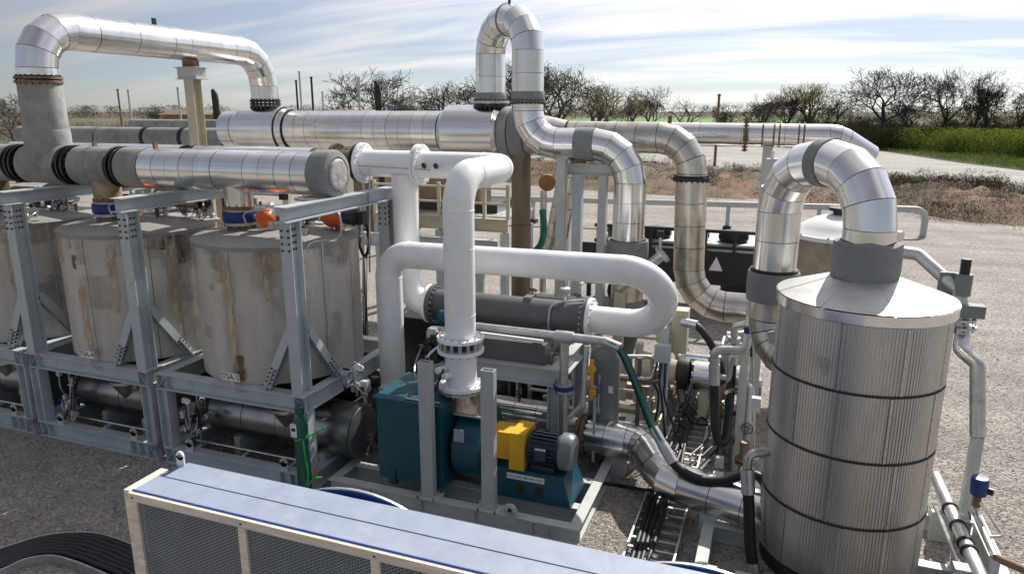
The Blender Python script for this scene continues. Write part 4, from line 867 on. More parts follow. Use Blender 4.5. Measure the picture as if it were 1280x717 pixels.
MB().hexa([(5.27 + 0.05, 0.66, 1.49), (5.88, 0.66, 1.49), (5.88, 1.14, 1.49), (5.32, 1.14, 1.49), (5.30, 0.72, 1.79), (5.66, 0.72, 1.79), (5.66, 1.08, 1.79), (5.30, 1.08, 1.79)]).build('bellows', 'bronze', t)
MB().box(5.60, 5.76, 0.335, 0.345, 1.18, 1.38).build('label_plate', 'film', t)
MB().lathe([(0.30, 0), (0.34, 0.02), (0.2, 0.12), (0.07, 0.14), (0.07, 0.45)], (5.935, 0.95, 0.98), X, 24).build('bearing_cover', 'teal', t)
MB().hexa([(5.95, 0.62, 0.252), (7.36, 0.62, 0.252), (7.36, 1.42, 0.252), (5.95, 1.42, 0.252), (5.95, 0.68, 0.70), (7.22, 0.68, 0.70), (7.22, 1.36, 0.70), (5.95, 1.36, 0.70)]).build('pedestal', 'teal', t)
g = MB(); g.box(6.02, 6.36, 0.76, 1.14, 0.80, 1.24); g.build('coupling_guard', 'yellow', t)
MB().hexa([(6.36, 0.66, 0.705), (6.60, 0.66, 0.705), (6.60, 1.24, 0.705), (6.36, 1.24, 0.705), (6.36, 0.70, 1.28), (6.60, 0.70, 1.28), (6.60, 1.20, 1.28), (6.36, 1.20, 1.28)]).build('belt_guard', 'yellow', t)
MB().cyl((6.63, 0.95, 1.0), (7.14, 0.95, 1.0), 0.235, 32).build('motor_body', 'motor', t)
for k in range(26):
    a = 2 * math.pi * k / 26; d = V((0, math.cos(a), math.sin(a)))
    if d.z < -0.75: continue
    MB().bar(V((6.66, 0.95, 1.0)) + d * 0.255, V((7.07, 0.95, 1.0)) + d * 0.255, 0.012, 0.05, d).build('cooling_fin', 'motor', t)
MB().lathe([(0.28, 0), (0.285, 0.13), (0.25, 0.19), (0.1, 0.205), (0.01, 0.205)], (7.12, 0.95, 1.0), X, 32).build('fan_cowl', 'greyves', t)
MB().box(6.68, 7.05, 0.75, 1.15, 0.705, 0.79).build('motor_feet', 'motor', t)
MB().box(6.78, 6.95, 0.60, 0.72, 0.95, 1.12).build('terminal_box', 'motor', t)
sl = V((0, 0.06, 0.448)).normalized()
pz = 0.60; py = 0.62 + 0.06 * (pz - 0.252) / 0.448 - 0.008
MB().bar((6.33, py, pz), (6.93, py, pz), 0.012, 0.085, sl).build('sign_plate', 'sign', t)
text('COOLING AIR FAN, F-601', 'sign_lettering', t, (6.63, py - 0.0075, pz), 0.052, X, sl)
for u in (6.55, 6.85):
    MB().bar((u, py - 0.028, 0.36), (u, py - 0.010, 0.49), 0.13, 0.012, Y).build('access_hole', 'core', t)
MB().cyl((6.0, 0.95, 0.98), (6.66, 0.95, 0.98), 0.06, 12).build('drive_shaft', 'galv', t)

# valve actuators behind the box, gas bottle
t = thing('actuator_cluster', 'black and blue actuators between the white drop pipes behind the teal box', 'actuators', (4.98, 1.65, 0.25))
MB().bar((4.98, 1.65, 0.25), (4.98, 1.65, 2.3), 0.06, 0.06).build('stand', 'steel', t)
rd = random.Random(4)
for i in range(16):
    c = V((4.93 + rd.uniform(-0.26, 0.26), 1.5 + rd.uniform(-0.15, 0.15), 1.95 + rd.uniform(-0.1, 0.5)))
    if i % 3: MB().lathe([(0.01, -0.1), (0.075, -0.1), (0.085, -0.05), (0.085, 0.06), (0.06, 0.1), (0.01, 0.105)], c, (rd.uniform(-1, 1), -0.7, rd.uniform(-.4, .6)), 16).build('positioner', rd.choice(['blackpaint', 'blackpaint', 'blue']), t)
    else: MB().box(c.x - 0.07, c.x + 0.07, c.y - 0.06, c.y + 0.06, c.z - 0.08, c.z + 0.08).build('limit_switch_box', rd.choice(['blackpaint', 'galv']), t)
MB().lathe([(0.01, -0.12), (0.13, -0.12), (0.15, 0), (0.13, 0.12), (0.01, 0.12)], (4.62, 2.2, 2.5), X, 18).build('actuator_drum', 'teal', t)
MB().lathe([(0.01, -0.1), (0.12, -0.1), (0.12, 0.1), (0.01, 0.1)], (4.9, 2.2, 2.45), X, 16).build('actuator_cap', 'yellow', t)
MB().tube(smooth([(4.5, 1.5, 2.2), (4.45, 1.3, 1.9), (4.7, 0.9, 1.86), (5.0, 0.7, 2.1), (5.25, 0.7, 2.25)], 6), 0.016, 6).build('cable', 'galv', t)
MB().tube(smooth([(4.9, 1.6, 2.3), (5.0, 0.7, 2.3), (5.15, 0.55, 1.95), (5.32, 0.66, 2.1)], 6), 0.022, 6).build('cable', 'galv', t)
MB().tube(smooth([(5.05, 0.62, 2.35), (5.0, 0.45, 1.9), (5.2, 0.5, 1.85), (5.32, 0.6, 2.2)], 6), 0.018, 6).build('cable', 'black', t)
t = thing('gas_bottle', 'green gas bottle with white tag strapped to the skid leg under the TSA-5 tank', 'gas bottle', (3.2, -0.12, 0.0))
MB().lathe([(0.01, 0.005), (0.105, 0.005), (0.11, 0.03), (0.11, 1.22), (0.095, 1.32), (0.05, 1.40), (0.045, 1.44), (0.07, 1.45), (0.07, 1.56), (0.04, 1.59), (0.01, 1.59)], (3.2, -0.14, 0), Z, 28).build('cylinder', 'green', t)
MB().box(3.10, 3.21, -0.262, -0.255, 1.10, 1.32).build('tag', 'sign', t); MB().box(3.12, 3.19, -0.266, -0.2625, 1.2, 1.25).build('tag_print', 'ink', t)
MB().tube(smooth([(3.06, -0.14, 1.08), (3.2, -0.27, 1.06), (3.33, -0.14, 1.09), (3.55, 0.0, 1.22)], 5), 0.014, 6).build('strap', 'strap', t)
MB().tube(smooth([(3.3, -0.24, 1.06), (3.34, -0.26, 0.8), (3.36, -0.25, 0.5), (3.33, -0.25, 0.3), (3.42, -0.2, 0.42), (3.5, -0.1, 0.40)], 5), 0.014, 6).build('strap_tail', 'strap', t)

# grey line with tee and hose in front of the exchanger
t = thing('grey_water_line', 'grey pipe line with a vertical tee leg in front of the exchanger', 'pipe', (6.86, 1.85, 0.25))
jt = route([(4.75, 2.6, 2.42), (4.9, 1.9, 2.50), (P(757, 427, v=1.84).x, 1.85, P(757, 427, v=1.84).z)], [0, 0.2, 0], 3, 6); fr = frames([j[1] for j in jt])
MB().rings([ring(p, g_, 0.072, 18, f) for (p, g_), f in zip(jt, fr)]).build('run', 'galv', t)
MB().cyl((6.86, 1.86, 2.45), (6.86, 1.86, 0.62), 0.075, 18).build('tee_leg', 'galv', t)
MB().lathe([(0.1, -0.15), (0.105, 0), (0.1, 0.15)], (6.86, 1.86, 2.5), X, 18, True).build('tee_fitting', 'galv', t)
for z in (1.72, 1.60): flange(t, (6.86, 1.86, z), Z, 0.16, 0.035, 'galv', 'core', 8)
MB().cyl((6.86, 1.86, 1.625), (6.86, 1.86, 1.695), 0.17, 20).build('wafer_valve', 'blue', t)
MB().cyl((6.86, 1.86, 0.25), (6.86, 1.86, 0.62), 0.10, 16).build('base', 'stainless', t)
whitepipe(t, [(6.93, 1.86, 1.1), (7.15, 1.95, 1.35), (7.15, 2.15, 2.3)], [0, 0.12, 0], 0.05, 3, 5, 'bypass_pipe', 'stainless', 12)
gate_valve((7.18, 2.15, 1.62), Z, (0.9, -0.3, 0), 0.06, 'small stainless valve with blue wheel beside the grey upright vessel')
t = thing('yellow_lever', 'yellow butterfly valve lever beside the grey upright vessel', 'valve', (7.3, 2.2, 0.25))
MB().bar((7.3, 2.2, 0.25), (7.3, 2.2, 1.4), 0.04, 0.04).build('stand', 'steel', t)
MB().lathe([(0.01, -0.02), (0.07, -0.015), (0.07, 0.015), (0.01, 0.02)], (7.27, 2.05, 1.95), (0.1, -1, 0), 20).build('lever_disc', 'yellow', t); MB().lathe([(0.01, -0.02), (0.06, -0.015), (0.06, 0.015), (0.01, 0.02)], (7.3, 2.05, 1.55), (0.1, -1, 0), 18).build('lever_disc', 'yellow', t)
MB().bar((7.27, 2.08, 1.4), (7.27, 2.08, 2.1), 0.05, 0.03).build('yoke', 'yellow', t)
vv = 2.78; q = P(757, 440, v=vv); vx = q.x; vt = P(757, 434, v=vv - 0.1).z
t = thing('grey_upright_vessel', 'small grey upright vessel with domed top right of the motor', 'vessel', (vx, vv, 0.25))
MB().lathe([(0.14, 0.5), (0.25, 0.7), (0.262, 0.78), (0.262, vt - 0.22), (0.24, vt - 0.11), (0.17, vt - 0.035), (0.07, vt - 0.003), (0.01, vt)], (vx, vv, 0), Z, 32).build('shell', 'greyves', t)
gx = vx - 0.02; gy = vv - 0.33
MB().tube([(gx, gy + 0.08, vt - 0.45), (gx, gy, vt - 0.45), (gx, gy, vt - 1.05), (gx, gy + 0.08, vt - 1.05)], 0.016, 8).build('sight_tube', 'galv', t)
for z in (vt - 0.45, vt - 1.05): MB().cyl((gx, gy, z - 0.04), (gx, gy, z + 0.04), 0.03, 8).build('sight_fitting', 'galv', t)
MB().box(vx + 0.12, vx + 0.2, vv - 0.242, vv - 0.232, vt - 0.75, vt - 0.63).build('label_plate', 'lens', t)
MB().cyl((vx, vv, 0.25), (vx, vv, 0.52), 0.2, 16).build('skirt', 'greyves', t)

t = thing('floor_duct_pipe', 'silver clad S-shaped pipe lying beyond the motor at floor level', 'pipe', (8.4, 1.8, 0.25))
jt = route([(7.12, 2.45, 0.60), (8.15, 2.38, 0.60), (8.62, 1.45, 0.56), (10.25, 1.03, 0.5)], [0, 0.55, 0.6, 0], 0.42, 4); clad(t, jt, 0.30, 'alu', 0.010)
flange(t, (7.10, 2.45, 0.60), (1, -0.06, 0), 0.35, 0.06, 'rust', 'core', 16); flange(t, (7.02, 2.45, 0.60), (1, -0.06, 0), 0.35, 0.06, 'rust', 'core', 16)
MB().cyl((6.3, 2.5, 0.60), (7.0, 2.46, 0.60), 0.26, 24).build('inlet_spool', 'dark', t)
for q in ((7.7, 2.4), (9.3, 1.15)): MB().box(q[0] - 0.12, q[0] + 0.12, q[1] - 0.12, q[1] + 0.12, 0, 0.33).build('pipe_shoe', 'steel', t)
t = thing('short_silver_duct', 'short silver duct lying behind the yellow guard between the skid legs', 'pipe', (5.6, 2.6, 0.25))
clad(t, [(V((5.3 + i * 0.42, 2.7, 0.72)), X) for i in range(4)], 0.17, 'alu', 0.01)
for u in (5.5, 6.3): MB().box(u - 0.05, u + 0.05, 2.6, 2.8, 0.25, 0.57).build('pipe_shoe', 'steel', t)
t = thing('dark_pump_filler', 'low dark pump-shaped filler added to darken the view behind the exchanger table', 'pump', (5.6, 4.9, 0))  # added dark mass standing in for deep shade under the exchanger
MB().box(4.3, 6.9, 4.75, 5.6, 0.14, 0.42).build('base_frame', 'blackpaint', t); MB().box(4.3, 4.5, 4.8, 5.5, 0, 0.138).build('foot', 'dark', t); MB().box(6.6, 6.8, 4.8, 5.5, 0, 0.138).build('foot', 'dark', t)
MB().cyl((4.7, 5.2, 0.75), (5.7, 5.2, 0.75), 0.3, 24).build('motor', 'dark', t); MB().lathe([(0.1, 0), (0.36, 0.02), (0.36, 0.26), (0.1, 0.3)], (5.9, 5.2, 0.78), X, 24).build('pump_casing', 'rust', t); MB().cyl((5.6, 5.2, 0.75), (6.0, 5.2, 0.78), 0.06, 12).build('shaft', 'galv', t)
MB().cyl((6.1, 5.2, 0.9), (6.1, 5.2, 1.5), 0.1, 14).build('discharge_pipe', 'brown', t)
# timber and rusty scrap lying on the ground behind
for i, (u, v, a, ln, m_, lab) in enumerate(((5.0, 3.7, 0.5, 1.3, 'wood', 'short tan plank on the ground seen under the exchanger table at left'), (5.75, 3.75, 0.9, 1.0, 'rustlit', 'rust coloured plank lying diagonally seen under the exchanger table'), (6.3, 3.6, -0.6, 0.9, 'rustlit', 'tan timber offcut seen under the exchanger table at right'))):
    d = V((math.cos(a), math.sin(a), 0)) * ln / 2; tag(MB().bar(V((u, v, 0.055 + i * 0.002)) - d, V((u, v, 0.055)) + d, 0.25, 0.1).build('timber_plank', m_, None), lab, 'plank', 'planks on the ground behind the fan skid')

# ============================================================ HOSES, CABLE LADDER, PIPE STAND
hose('thick black hose with green stripe curving from the grey line down over the floor pipe', [P(757, 427, v=1.84), P(775, 437, v=1.75), P(793, 475, v=1.6), P(812, 525, v=1.45), P(828, 555, v=1.3)], 0.062, 'black', 'hosegreen')
hose('black hose snaking over the silver floor pipe toward the cone tank', [P(828, 555, v=1.3), P(845, 582, v=1.15), P(872, 598, v=1.1), P(905, 600, v=1.15), P(938, 592, v=1.2), P(958, 610, v=1.1), P(966, 680, v=0.9), P(985, 730, v=0.8)], 0.07, 'black')
t = thing('cable_ladder', 'galvanised cable ladder lying on the gravel right of the fan skid', 'cable ladder', (8.6, 3.2, 0))
for u in (8.30, 8.96): MB().bar((u, -1.6, 0.09), (u, 8.2, 0.09), 0.03, 0.11).build('side_rail', 'galv', t)
for i in range(40):
    v = -1.4 + i * 0.24; MB().bar((8.32, v, 0.07), (8.94, v, 0.07), 0.04, 0.03).build('rung', 'galv', t)
for k, (du, lab) in enumerate(((0.10, 'black cable nearest the fan skid on the cable ladder'), (0.19, 'second black cable on the cable ladder'), (0.27, 'third black cable on the cable ladder'), (0.35, 'innermost black cable on the cable ladder'))):
    pts = [(8.30 + du + (0.03 * math.sin(i * 1.3 + k)), -1.7 + 1.1 * i, 0.125 + 0.012 * math.sin(i * 2 + k)) for i in range(9)]
    tag(MB().tube(smooth([V(p) + V((random.uniform(-.012, .012), 0, 0)) for p in pts], 5), 0.034, 8).build('power_cable', 'black', None), lab, 'cable', 'cables on the ladder')
tag(MB().tube(smooth([P(700, 605, z=0.28), P(760, 604, z=0.03), P(812, 612, z=0.15), P(830, 600, z=0.15)], 8), 0.03, 8).build('ground_cable', 'black', None), 'black cable crossing the gravel from the motor to the ladder', 'cable')

t = thing('hose_manifold', 'galvanised pipe manifold with elbows on a steel post left of the cone tank', 'manifold', (9.35, 3.3, 0))
def gal(pts, rad, r, name='pipe_run', m='stainless', n=16, tt=None): return whitepipe(tt or t, pts, [0] + [rad] * (len(pts) - 2) + [0], r, 3, 6, name, m, n)
pp = P(931, 450, v=3.2)
MB().ibeam((pp.x, 3.25, 0), (pp.x, 3.25, P(931, 440, v=3.2).z), 0.14, 0.14, Y).build('post', 'steel_lt', t)
a = P(895, 442, v=2.9); b_ = P(905, 436, v=2.9); c = P(932, 438, v=2.95); d = P(938, 398, v=3.1)
gal([P(893, 455, v=2.9), P(893, 437, v=2.9), c, d, P(940, 385, v=3.2)], 0.11, 0.075)
gal([P(918, 432, v=3.6), P(918, 408, v=3.6), P(938, 404, v=3.5), P(945, 430, v=3.4)], 0.09, 0.065)
for q in ((893, 448), (918, 424)): pc = P(q[0], q[1], v=2.9 if q[0] < 900 else 3.6); MB().cyl(pc - Z * 0.05, pc + Z * 0.04, 0.10, 14).build('coupling', 'galv', t)
MB().box(*(lambda q: (q.x - 0.05, q.x + 0.05, q.y - 0.05, q.y + 0.05, q.z - 0.05, q.z + 0.05))(P(934, 412, v=2.9))).build('valve_handle', 'blue', t)
MB().tube([P(941, 420, v=3.0), P(943, 560, v=3.0)], 0.016, 6).build('conduit', 'galv', t)
q = P(945, 505, v=2.8); MB().box(q.x - 0.07, q.x + 0.07, q.y - 0.06, q.y + 0.06, q.z - 0.12, q.z + 0.12).build('junction_box', 'steel', t)
hose('thick black hose hanging straight down from the front manifold elbow', [P(893, 455, v=2.9), P(893, 490, v=2.85), P(894, 530, v=2.8), P(899, 552, v=2.8), P(908, 545, v=2.9), P(912, 500, v=3.2), P(917, 432, v=3.58)], 0.075, 'black', None)
hose('black hose arching from the junction post over to the manifold', [P(853, 402, v=3.9), P(872, 408, v=3.8), P(890, 432, v=3.7), P(903, 470, v=3.6), P(909, 520, v=3.5), P(911, 572, v=3.4)], 0.065, 'black', None)
hose('black hose with metal collar dropping in front of the cone tank at lower right', [P(934, 585, v=0.62), P(936, 630, v=0.55), P(938, 680, v=0.45), P(945, 735, v=0.3)], 0.075, 'black', None)
h0 = P(934, 585, v=0.62); t = thing('hose_feed_elbow', 'stainless elbow from the cone tank feeding the lower right hose', 'pipe', h0)
whitepipe(t, [h0 - Z * 0.05, h0 + Z * 0.22, V((10.4, 0.95, h0.z + 0.22))], [0, 0.1, 0], 0.06, 3, 6, 'pipe_run', 'stainless', 14)
t = thing('junction_post', 'grey post with a blue grey junction box right of the white U-bend', 'post', (8.4, 3.9, 0))
q = P(829, 470, v=3.9); MB().ibeam((q.x, 3.9, 0), (q.x, 3.9, P(829, 408, v=3.9).z), 0.16, 0.16, Y).build('column', 'steel', t)
q = P(829, 440, v=3.78); MB().box(q.x - 0.14, q.x + 0.14, 3.66, 3.815, q.z - 0.16, q.z + 0.16).build('junction_box', 'steel', t)
MB().box(q.x + 0.10, q.x + 0.38, 3.95, 4.25, q.z - 0.05, q.z + 0.75).build('panel_board', 'beige', t)
for k in range(3): MB().tube(smooth([V((q.x - 0.08 + 0.07 * k, 3.72, q.z - 0.16)), V((q.x - 0.12 + 0.1 * k, 3.6, q.z - 0.5)), V((q.x + 0.06 * k, 3.5, q.z - 0.8)), V((q.x + 0.3 * k - 0.1, 3.4, 0.05))], 6), 0.02, 6).build('cable', 'black', t)
t = thing('silver_spool_duct', 'short silver duct with black clamp behind the hanging hoses', 'pipe', (9.0, 5.2, 0))
a = P(868, 468, v=5.0); clad(t, [(V((a.x + i * 0.42, 5.0, a.z)), X) for i in range(4)], 0.29, 'alu', 0.008)
MB().lathe([(0.24, 0), (0.31, 0.02), (0.32, 0.12), (0.31, 0.22), (0.24, 0.24)], (a.x - 0.32, 5.0, a.z), X, 24).build('clamp', 'black', t)
MB().lathe([(0.25, 0), (0.25, 0.06), (0.36, 0.75)], (a.x - 0.34, 5.0, a.z), -X, 24).build('canvas_joint', 'tarp', t)
for u in (a.x + 0.2, a.x + 1.0): MB().box(u - 0.08, u + 0.08, 4.88, 5.12, 0, a.z - 0.27).build('pipe_shoe', 'beige', t)
t = thing('beige_pump_skid', 'low beige steel skid frame behind the silver floor pipe', 'skid', (7.2, 5.6, 0))
for v in (4.7, 6.0): MB().ibeam((5.6, v, 0.12), (8.1, v, 0.12), 0.24, 0.16).build('long_beam', 'beige', t)
for u in (5.75, 6.9, 7.9): MB().ibeam((u, 4.79, 0.12), (u, 5.91, 0.12), 0.235, 0.15).build('cross_beam', 'beige', t)
for u, h in ((7.5, 1.5), (7.9, 1.9), (7.2, 1.2)): MB().box(u - 0.07, u + 0.07, 4.98, 5.12, 0.242, h).build('stanchion', 'beige', t)
# slanted branch with a valve, near the S leg
p0 = P(775, 362, v=6.2); p1 = P(828, 318, v=6.2)
t = thing('slanted_branch_pipe', 'slanted stainless branch pipe with a small valve between the two silver down legs', 'pipe', p0)
MB().cyl(p0, p1, 0.11, 20).build('pipe_run', 'stainless', t); d = (p1 - p0).normalized()
flange(t, p1, d, 0.19, 0.05, 'stainless', 'rust', 8); flange(t, p0 + d * 0.45, d, 0.13, 0.02, 'core', 'core', 4, 'strap_band')
MB().cyl(p1 - d * 0.08, p1 - d * 0.08 + Z * 0.55, 0.035, 10).build('vent_stem', 'stainless', t); MB().cyl(p1 - d * 0.08 + Z * 0.42, p1 - d * 0.08 + Z * 0.55, 0.07, 10).build('vent_cap', 'blackpaint', t)
MB().box(p0.x - 0.1, p0.x + 0.1, 6.1, 6.3, 0, p0.z - 0.05).build('support', 'beige', t)

# ============================================================ CONE TANK + U PIPE
TC = V((10.985, 1.07, 0)); TRR = 1.025
def zs(z): return 6 - (6 - z) * 0.945
t = thing('cone_roof_tank', 'silver ribbed tank with a conical segmented roof at right', 'tank', (TC.x, TC.y, 0))
def ribbed(z0, z1, name):
    b = MB(); n = 640; rg = []
    for z in (z0, z1): rg.append([V((TC.x + (TRR - 0.03 + 0.011 * (1 if k % 4 < 2 else 0)) * math.cos(2 * math.pi * k / n), TC.y + (TRR - 0.03 + 0.011 * (1 if k % 4 < 2 else 0)) * math.sin(2 * math.pi * k / n), z)) for k in range(n)])
    b.rings(rg, False); return b.build(name, 'alu_rib', t, False)
for z0, z1 in ((0.25, 1.06), (1.085, 1.93), (1.955, 2.78), (2.805, 3.62)): ribbed(z0, z1, 'ribbed_shell')
for z in (1.07, 1.94, 2.79): MB().lathe([(TRR - 0.03, -0.012), (TRR - 0.008, -0.012), (TRR - 0.008, 0.012), (TRR - 0.03, 0.012)], TC + Z * z, Z, 64).build('band', 'core', t)
MB().cyl(TC, TC + Z * 3.6, TRR - 0.06, 48).build('inner_shell', 'core', t)
MB().lathe([(TRR - 0.02, 3.63), (TRR + 0.012, 3.635), (TRR + 0.012, 3.735), (TRR + 0.02, 3.74), (TRR + 0.02, 3.762), (TRR - 0.01, 3.767)], TC, Z, 72).build('rim_band', 'alu', t)
ns = 8
for i in range(ns):
    b = MB(); a0 = 2 * math.pi * (i + 0.30) / ns; a1 = a0 + 2 * math.pi / ns - 0.008; k = 10; zz = 0.004 * (i % 2)
    for r_, z_ in ((TRR + 0.012, 3.772), (0.32, 4.02)): b.v += [TC + V((r_ * math.cos(a0 + (a1 - a0) * j / k), r_ * math.sin(a0 + (a1 - a0) * j / k), z_ + zz)) for j in range(k + 1)]
    b.f = [(j, j + 1, k + 2 + j, k + 1 + j) for j in range(k)]; b.build('roof_segment', 'alu_matte', t)
MB().lathe([(TRR, 3.75), (0.28, 4.0)], TC, Z, 48).build('roof_deck', 'core', t)
for a_ in (3.1, 4.3): MB().bar(TC + V((1.01 * math.cos(a_), 1.01 * math.sin(a_), 3.0)), TC + V((1.055 * math.cos(a_), 1.055 * math.sin(a_), 3.15)), 0.05, 0.12).build('lifting_tab', 'galv', t)
for a_ in (3.35, 3.9, 4.55, 5.1, 5.7):
    for z0, z1 in ((0.26, 1.05), (1.09, 1.92), (1.96, 2.77), (2.81, 3.61)):
        a2 = a_ + random.uniform(-0.12, 0.12); d = V((math.cos(a2), math.sin(a2), 0)); MB().bar(TC + d * (TRR - 0.016) + Z * z0, TC + d * (TRR - 0.016) + Z * z1, 0.03, 0.008, d).build('lap_seam', 'alu_rib', t)
        rv = MB()
        for k in range(6): q = TC + d * (TRR - 0.012) + Z * (z0 + (z1 - z0) * (k + 0.5) / 6); rv.cyl(q, q + d * 0.006, 0.005, 6)
        rv.build('bolts', 'core', t)
UC = V((TC.x - 0.03, TC.y - 0.02, 0)); UL = V((9.90, 2.36, 0)); UR = 0.307
t = thing('u_bend_pipe', 'silver U-bend pipe from the left leg over into the cone roof tank', 'pipe', (UL.x, UL.y, 2.6))
zt = zs(5.30)
jt = route([(UL.x, UL.y, zs(3.62)), (UL.x, UL.y, zt), (UC.x, UC.y, zt), (UC.x, UC.y, zs(4.34))], [0, 0.74, 0.74, 0], 0.42, 4); k = len(jt) // 2 - 1
mid = min(range(len(jt) - 1), key=lambda i: abs(jt[i][1].z + jt[i + 1][1].z))
clad(t, jt, UR, 'alu', 0.008, wraps={mid: 'wrap'})
b = MB(); n = 40; rg = []
for (z, r_) in ((3.985, 0.34), (3.99, 0.39), (4.12, 0.40), (4.28, 0.396), (4.43, 0.388), (4.45, 0.32)):
    rg.append([V((UC.x, UC.y, z + (0.02 * mnoise.noise((k * 0.25, 3, 3)) if z > 4.4 else 0.008 * math.sin(k * 0.6)))) + V((math.cos(2 * math.pi * k / n), math.sin(2 * math.pi * k / n), 0)) * (r_ + 0.012 * mnoise.noise((k * 0.5, z * 9, 2))) for k in range(n)])
b.rings(rg, False).build('quilted_boot', 'wrap', t)
MB().cyl((UL.x, UL.y, zs(3.58)), (UL.x, UL.y, zs(3.62)), UR + 0.03, 28).build('collar', 'core', t)
band(t, (UL.x, UL.y, zs(3.12)), (UL.x, UL.y, zs(3.58)), UR + 0.06)
jt = route([(UL.x, UL.y, zs(3.12)), (UL.x, UL.y, 2.5), (TC.x - 0.35, TC.y + 0.5, 2.5)], [0, 0.5, 0], 0.42, 4); clad(t, jt, UR, 'alu_dull', 0.012)
t = thing('leg_support_post', 'pale post standing behind the left leg of the U-bend pipe', 'post', (9.6, 3.75, 0))
q = P(957, 300, v=3.9); MB().box(q.x - 0.09, q.x + 0.09, 3.8, 4.0, 0, P(957, 198, v=3.9).z).build('column', 'steel_lt', t); MB().box(q.x - 0.02, q.x + 0.02, 3.88, 3.92, P(957, 198, v=3.9).z, P(957, 188, v=3.9).z).build('rod', 'galv', t); MB().box(q.x - 0.2, q.x + 0.2, 3.7, 4.1, 0, 0.02).build('base_plate', 'steel_lt', t)
# domed vessel behind
q = D(1052, 292, 14.2); DR = 0.92
t = thing('domed_vessel', 'brown vessel with a white domed top behind the U-bend pipe', 'vessel', (q.x, q.y, 0))
MB().lathe([(DR, 0), (DR, q.z - 0.03)], (q.x, q.y, 0), Z, 40).build('shell', mat('stained_beige_steel', (0.34, 0.29, 0.22), 0.7, 0, 3, 0.25, 0.2, tint=(0.13, 0.09, 0.06), tintpos=(0.55, 0.7)), t)
MB().lathe([(DR + 0.05, q.z - 0.06), (DR + 0.05, q.z + 0.02), (DR, q.z + 0.03), (DR * 0.85, q.z + 0.16), (DR * 0.55, q.z + 0.31), (DR * 0.25, q.z + 0.38), (0.01, q.z + 0.4)], (q.x, q.y, 0), Z, 40).build('dome', 'sign', t)
MB().lathe([(0.18, q.z + 0.36), (0.18, q.z + 0.46), (0.26, q.z + 0.46), (0.26, q.z + 0.52), (0.02, q.z + 0.53)], (q.x - 0.02, q.y, 0), Z, 20).build('manway', 'blackpaint', t)
MB().cyl((q.x + 0.6, q.y - 0.5, q.z + 0.15), (q.x + 0.95, q.y - 0.75, q.z + 0.12), 0.10, 14).build('side_nozzle', 'sign', t)
for i in range(10): MB().bolts((q.x, q.y, q.z - 0.02), Z, DR + 0.03, 1, 0.022, 0.12, 6, i * 0.63).build('dog_bolt', 'rust', t)

# right hand pipe run and valves
t = thing('side_pipe_run', 'grey pipe descending behind the cone tank roof to the right side valves', 'pipe', (12.5, 3.0, 0))
q1 = [D(1118, 314, 11.2), D(1148, 318, 11.0), D(1186, 352, 10.6), D(1199, 362, 10.5)]
gal(q1, 0.12, 0.095, 'upper_run', 'galv', 18, t)
gal([D(1199, 362, 10.5), D(1203, 420, 10.5), D(1200, 436, 10.4), D(1222, 455, 10.2), D(1222, 545, 10.2)], 0.10, 0.10, 'lower_run', 'stainless', 18, t)
q = D(1204, 352, 10.45); MB().cyl(q - Z * 0.2, q + Z * 0.12, 0.12, 16).build('relief_valve', 'greyves', t); MB().cyl(q + Z * 0.12, q + Z * 0.34, 0.07, 12).build('valve_cap', 'blackpaint', t)
for y_ in (398, 408): flange(t, D(1202, y_, 10.5), Z, 0.19, 0.035, 'galv', 'core', 8)
q = D(1189, 350, 10.6); MB().box(q.x - 0.16, q.x + 0.16, q.y - 0.05, q.y + 0.05, q.z - 0.25, q.z + 0.12).build('bracket_plate', 'greyves', t)
q = D(1214, 388, 10.4); MB().box(q.x - 0.14, q.x + 0.16, q.y - 0.1, q.y + 0.1, q.z - 0.09, q.z + 0.09).build('instrument_box', 'greyves', t)
q = D(1188, 412, 10.3); MB().lathe([(0.03, -0.03), (0.07, -0.02), (0.07, 0.02), (0.03, 0.03)], q, (0.3, -1, 0), 16).build('gauge', 'blackpaint', t)
q = D(1222, 545, 10.2); MB().box(q.x - 0.07, q.x + 0.07, q.y - 0.07, q.y + 0.07, 0, q.z).build('support', 'steel_lt', t)
t = thing('blue_actuator_line', 'small pipe with a dark blue valve actuator at the lower right', 'valve', (12.9, 2.2, 0))
q = P(1224, 607, z=1.05); MB().lathe([(0.01, 0.0), (0.10, 0), (0.11, 0.03), (0.11, 0.22), (0.10, 0.25), (0.01, 0.255)], q - Z * 0.12, Z, 22).build('actuator', 'blue', t)
MB().cyl(q + V((0.1, 0, -0.05)), q + V((0.17, -0.03, -0.05)), 0.05, 12).build('actuator_knob', 'blackpaint', t)
MB().cyl(q - Z * 0.3, q - Z * 0.12, 0.055, 12).build('valve_body', 'rust', t)
e = P(1244, 696, z=0.62); s = q - Z * 0.3
gal([s, V((s.x, s.y, 0.66)), e], 0.06, 0.045, 'pipe_run', 'stainless', 14, t); m_ = s.lerp(e, 0.5); gal([m_ + V((0, 0, -0.1)), m_ + V((0.22, 0.02, -0.05)), P(1226, 628, z=0.85)], 0.04, 0.022, 'bypass', 'stainless', 10, t)
MB().tube([e, P(1290, 716, z=0.55)], 0.05, 12).build('rusty_tail', 'rust', t); MB().box(e.x - 0.05, e.x + 0.05, e.y - 0.05, e.y + 0.05, 0, 0.6).build('support', 'steel_lt', t)
t = thing('skid_side_pipe', 'galvanised pipe with strap clamps running toward the camera beside the cone tank', 'pipe', (12.3, 1.0, 0.3))
a = P(1186, 632, z=0.55); b_ = P(1222, 712, z=0.55); d = (b_ - a).normalized(); gal([a - d * 0.9, b_ + d * 0.4], 0.1, 0.085, 'pipe_run', 'galv', 18, t)
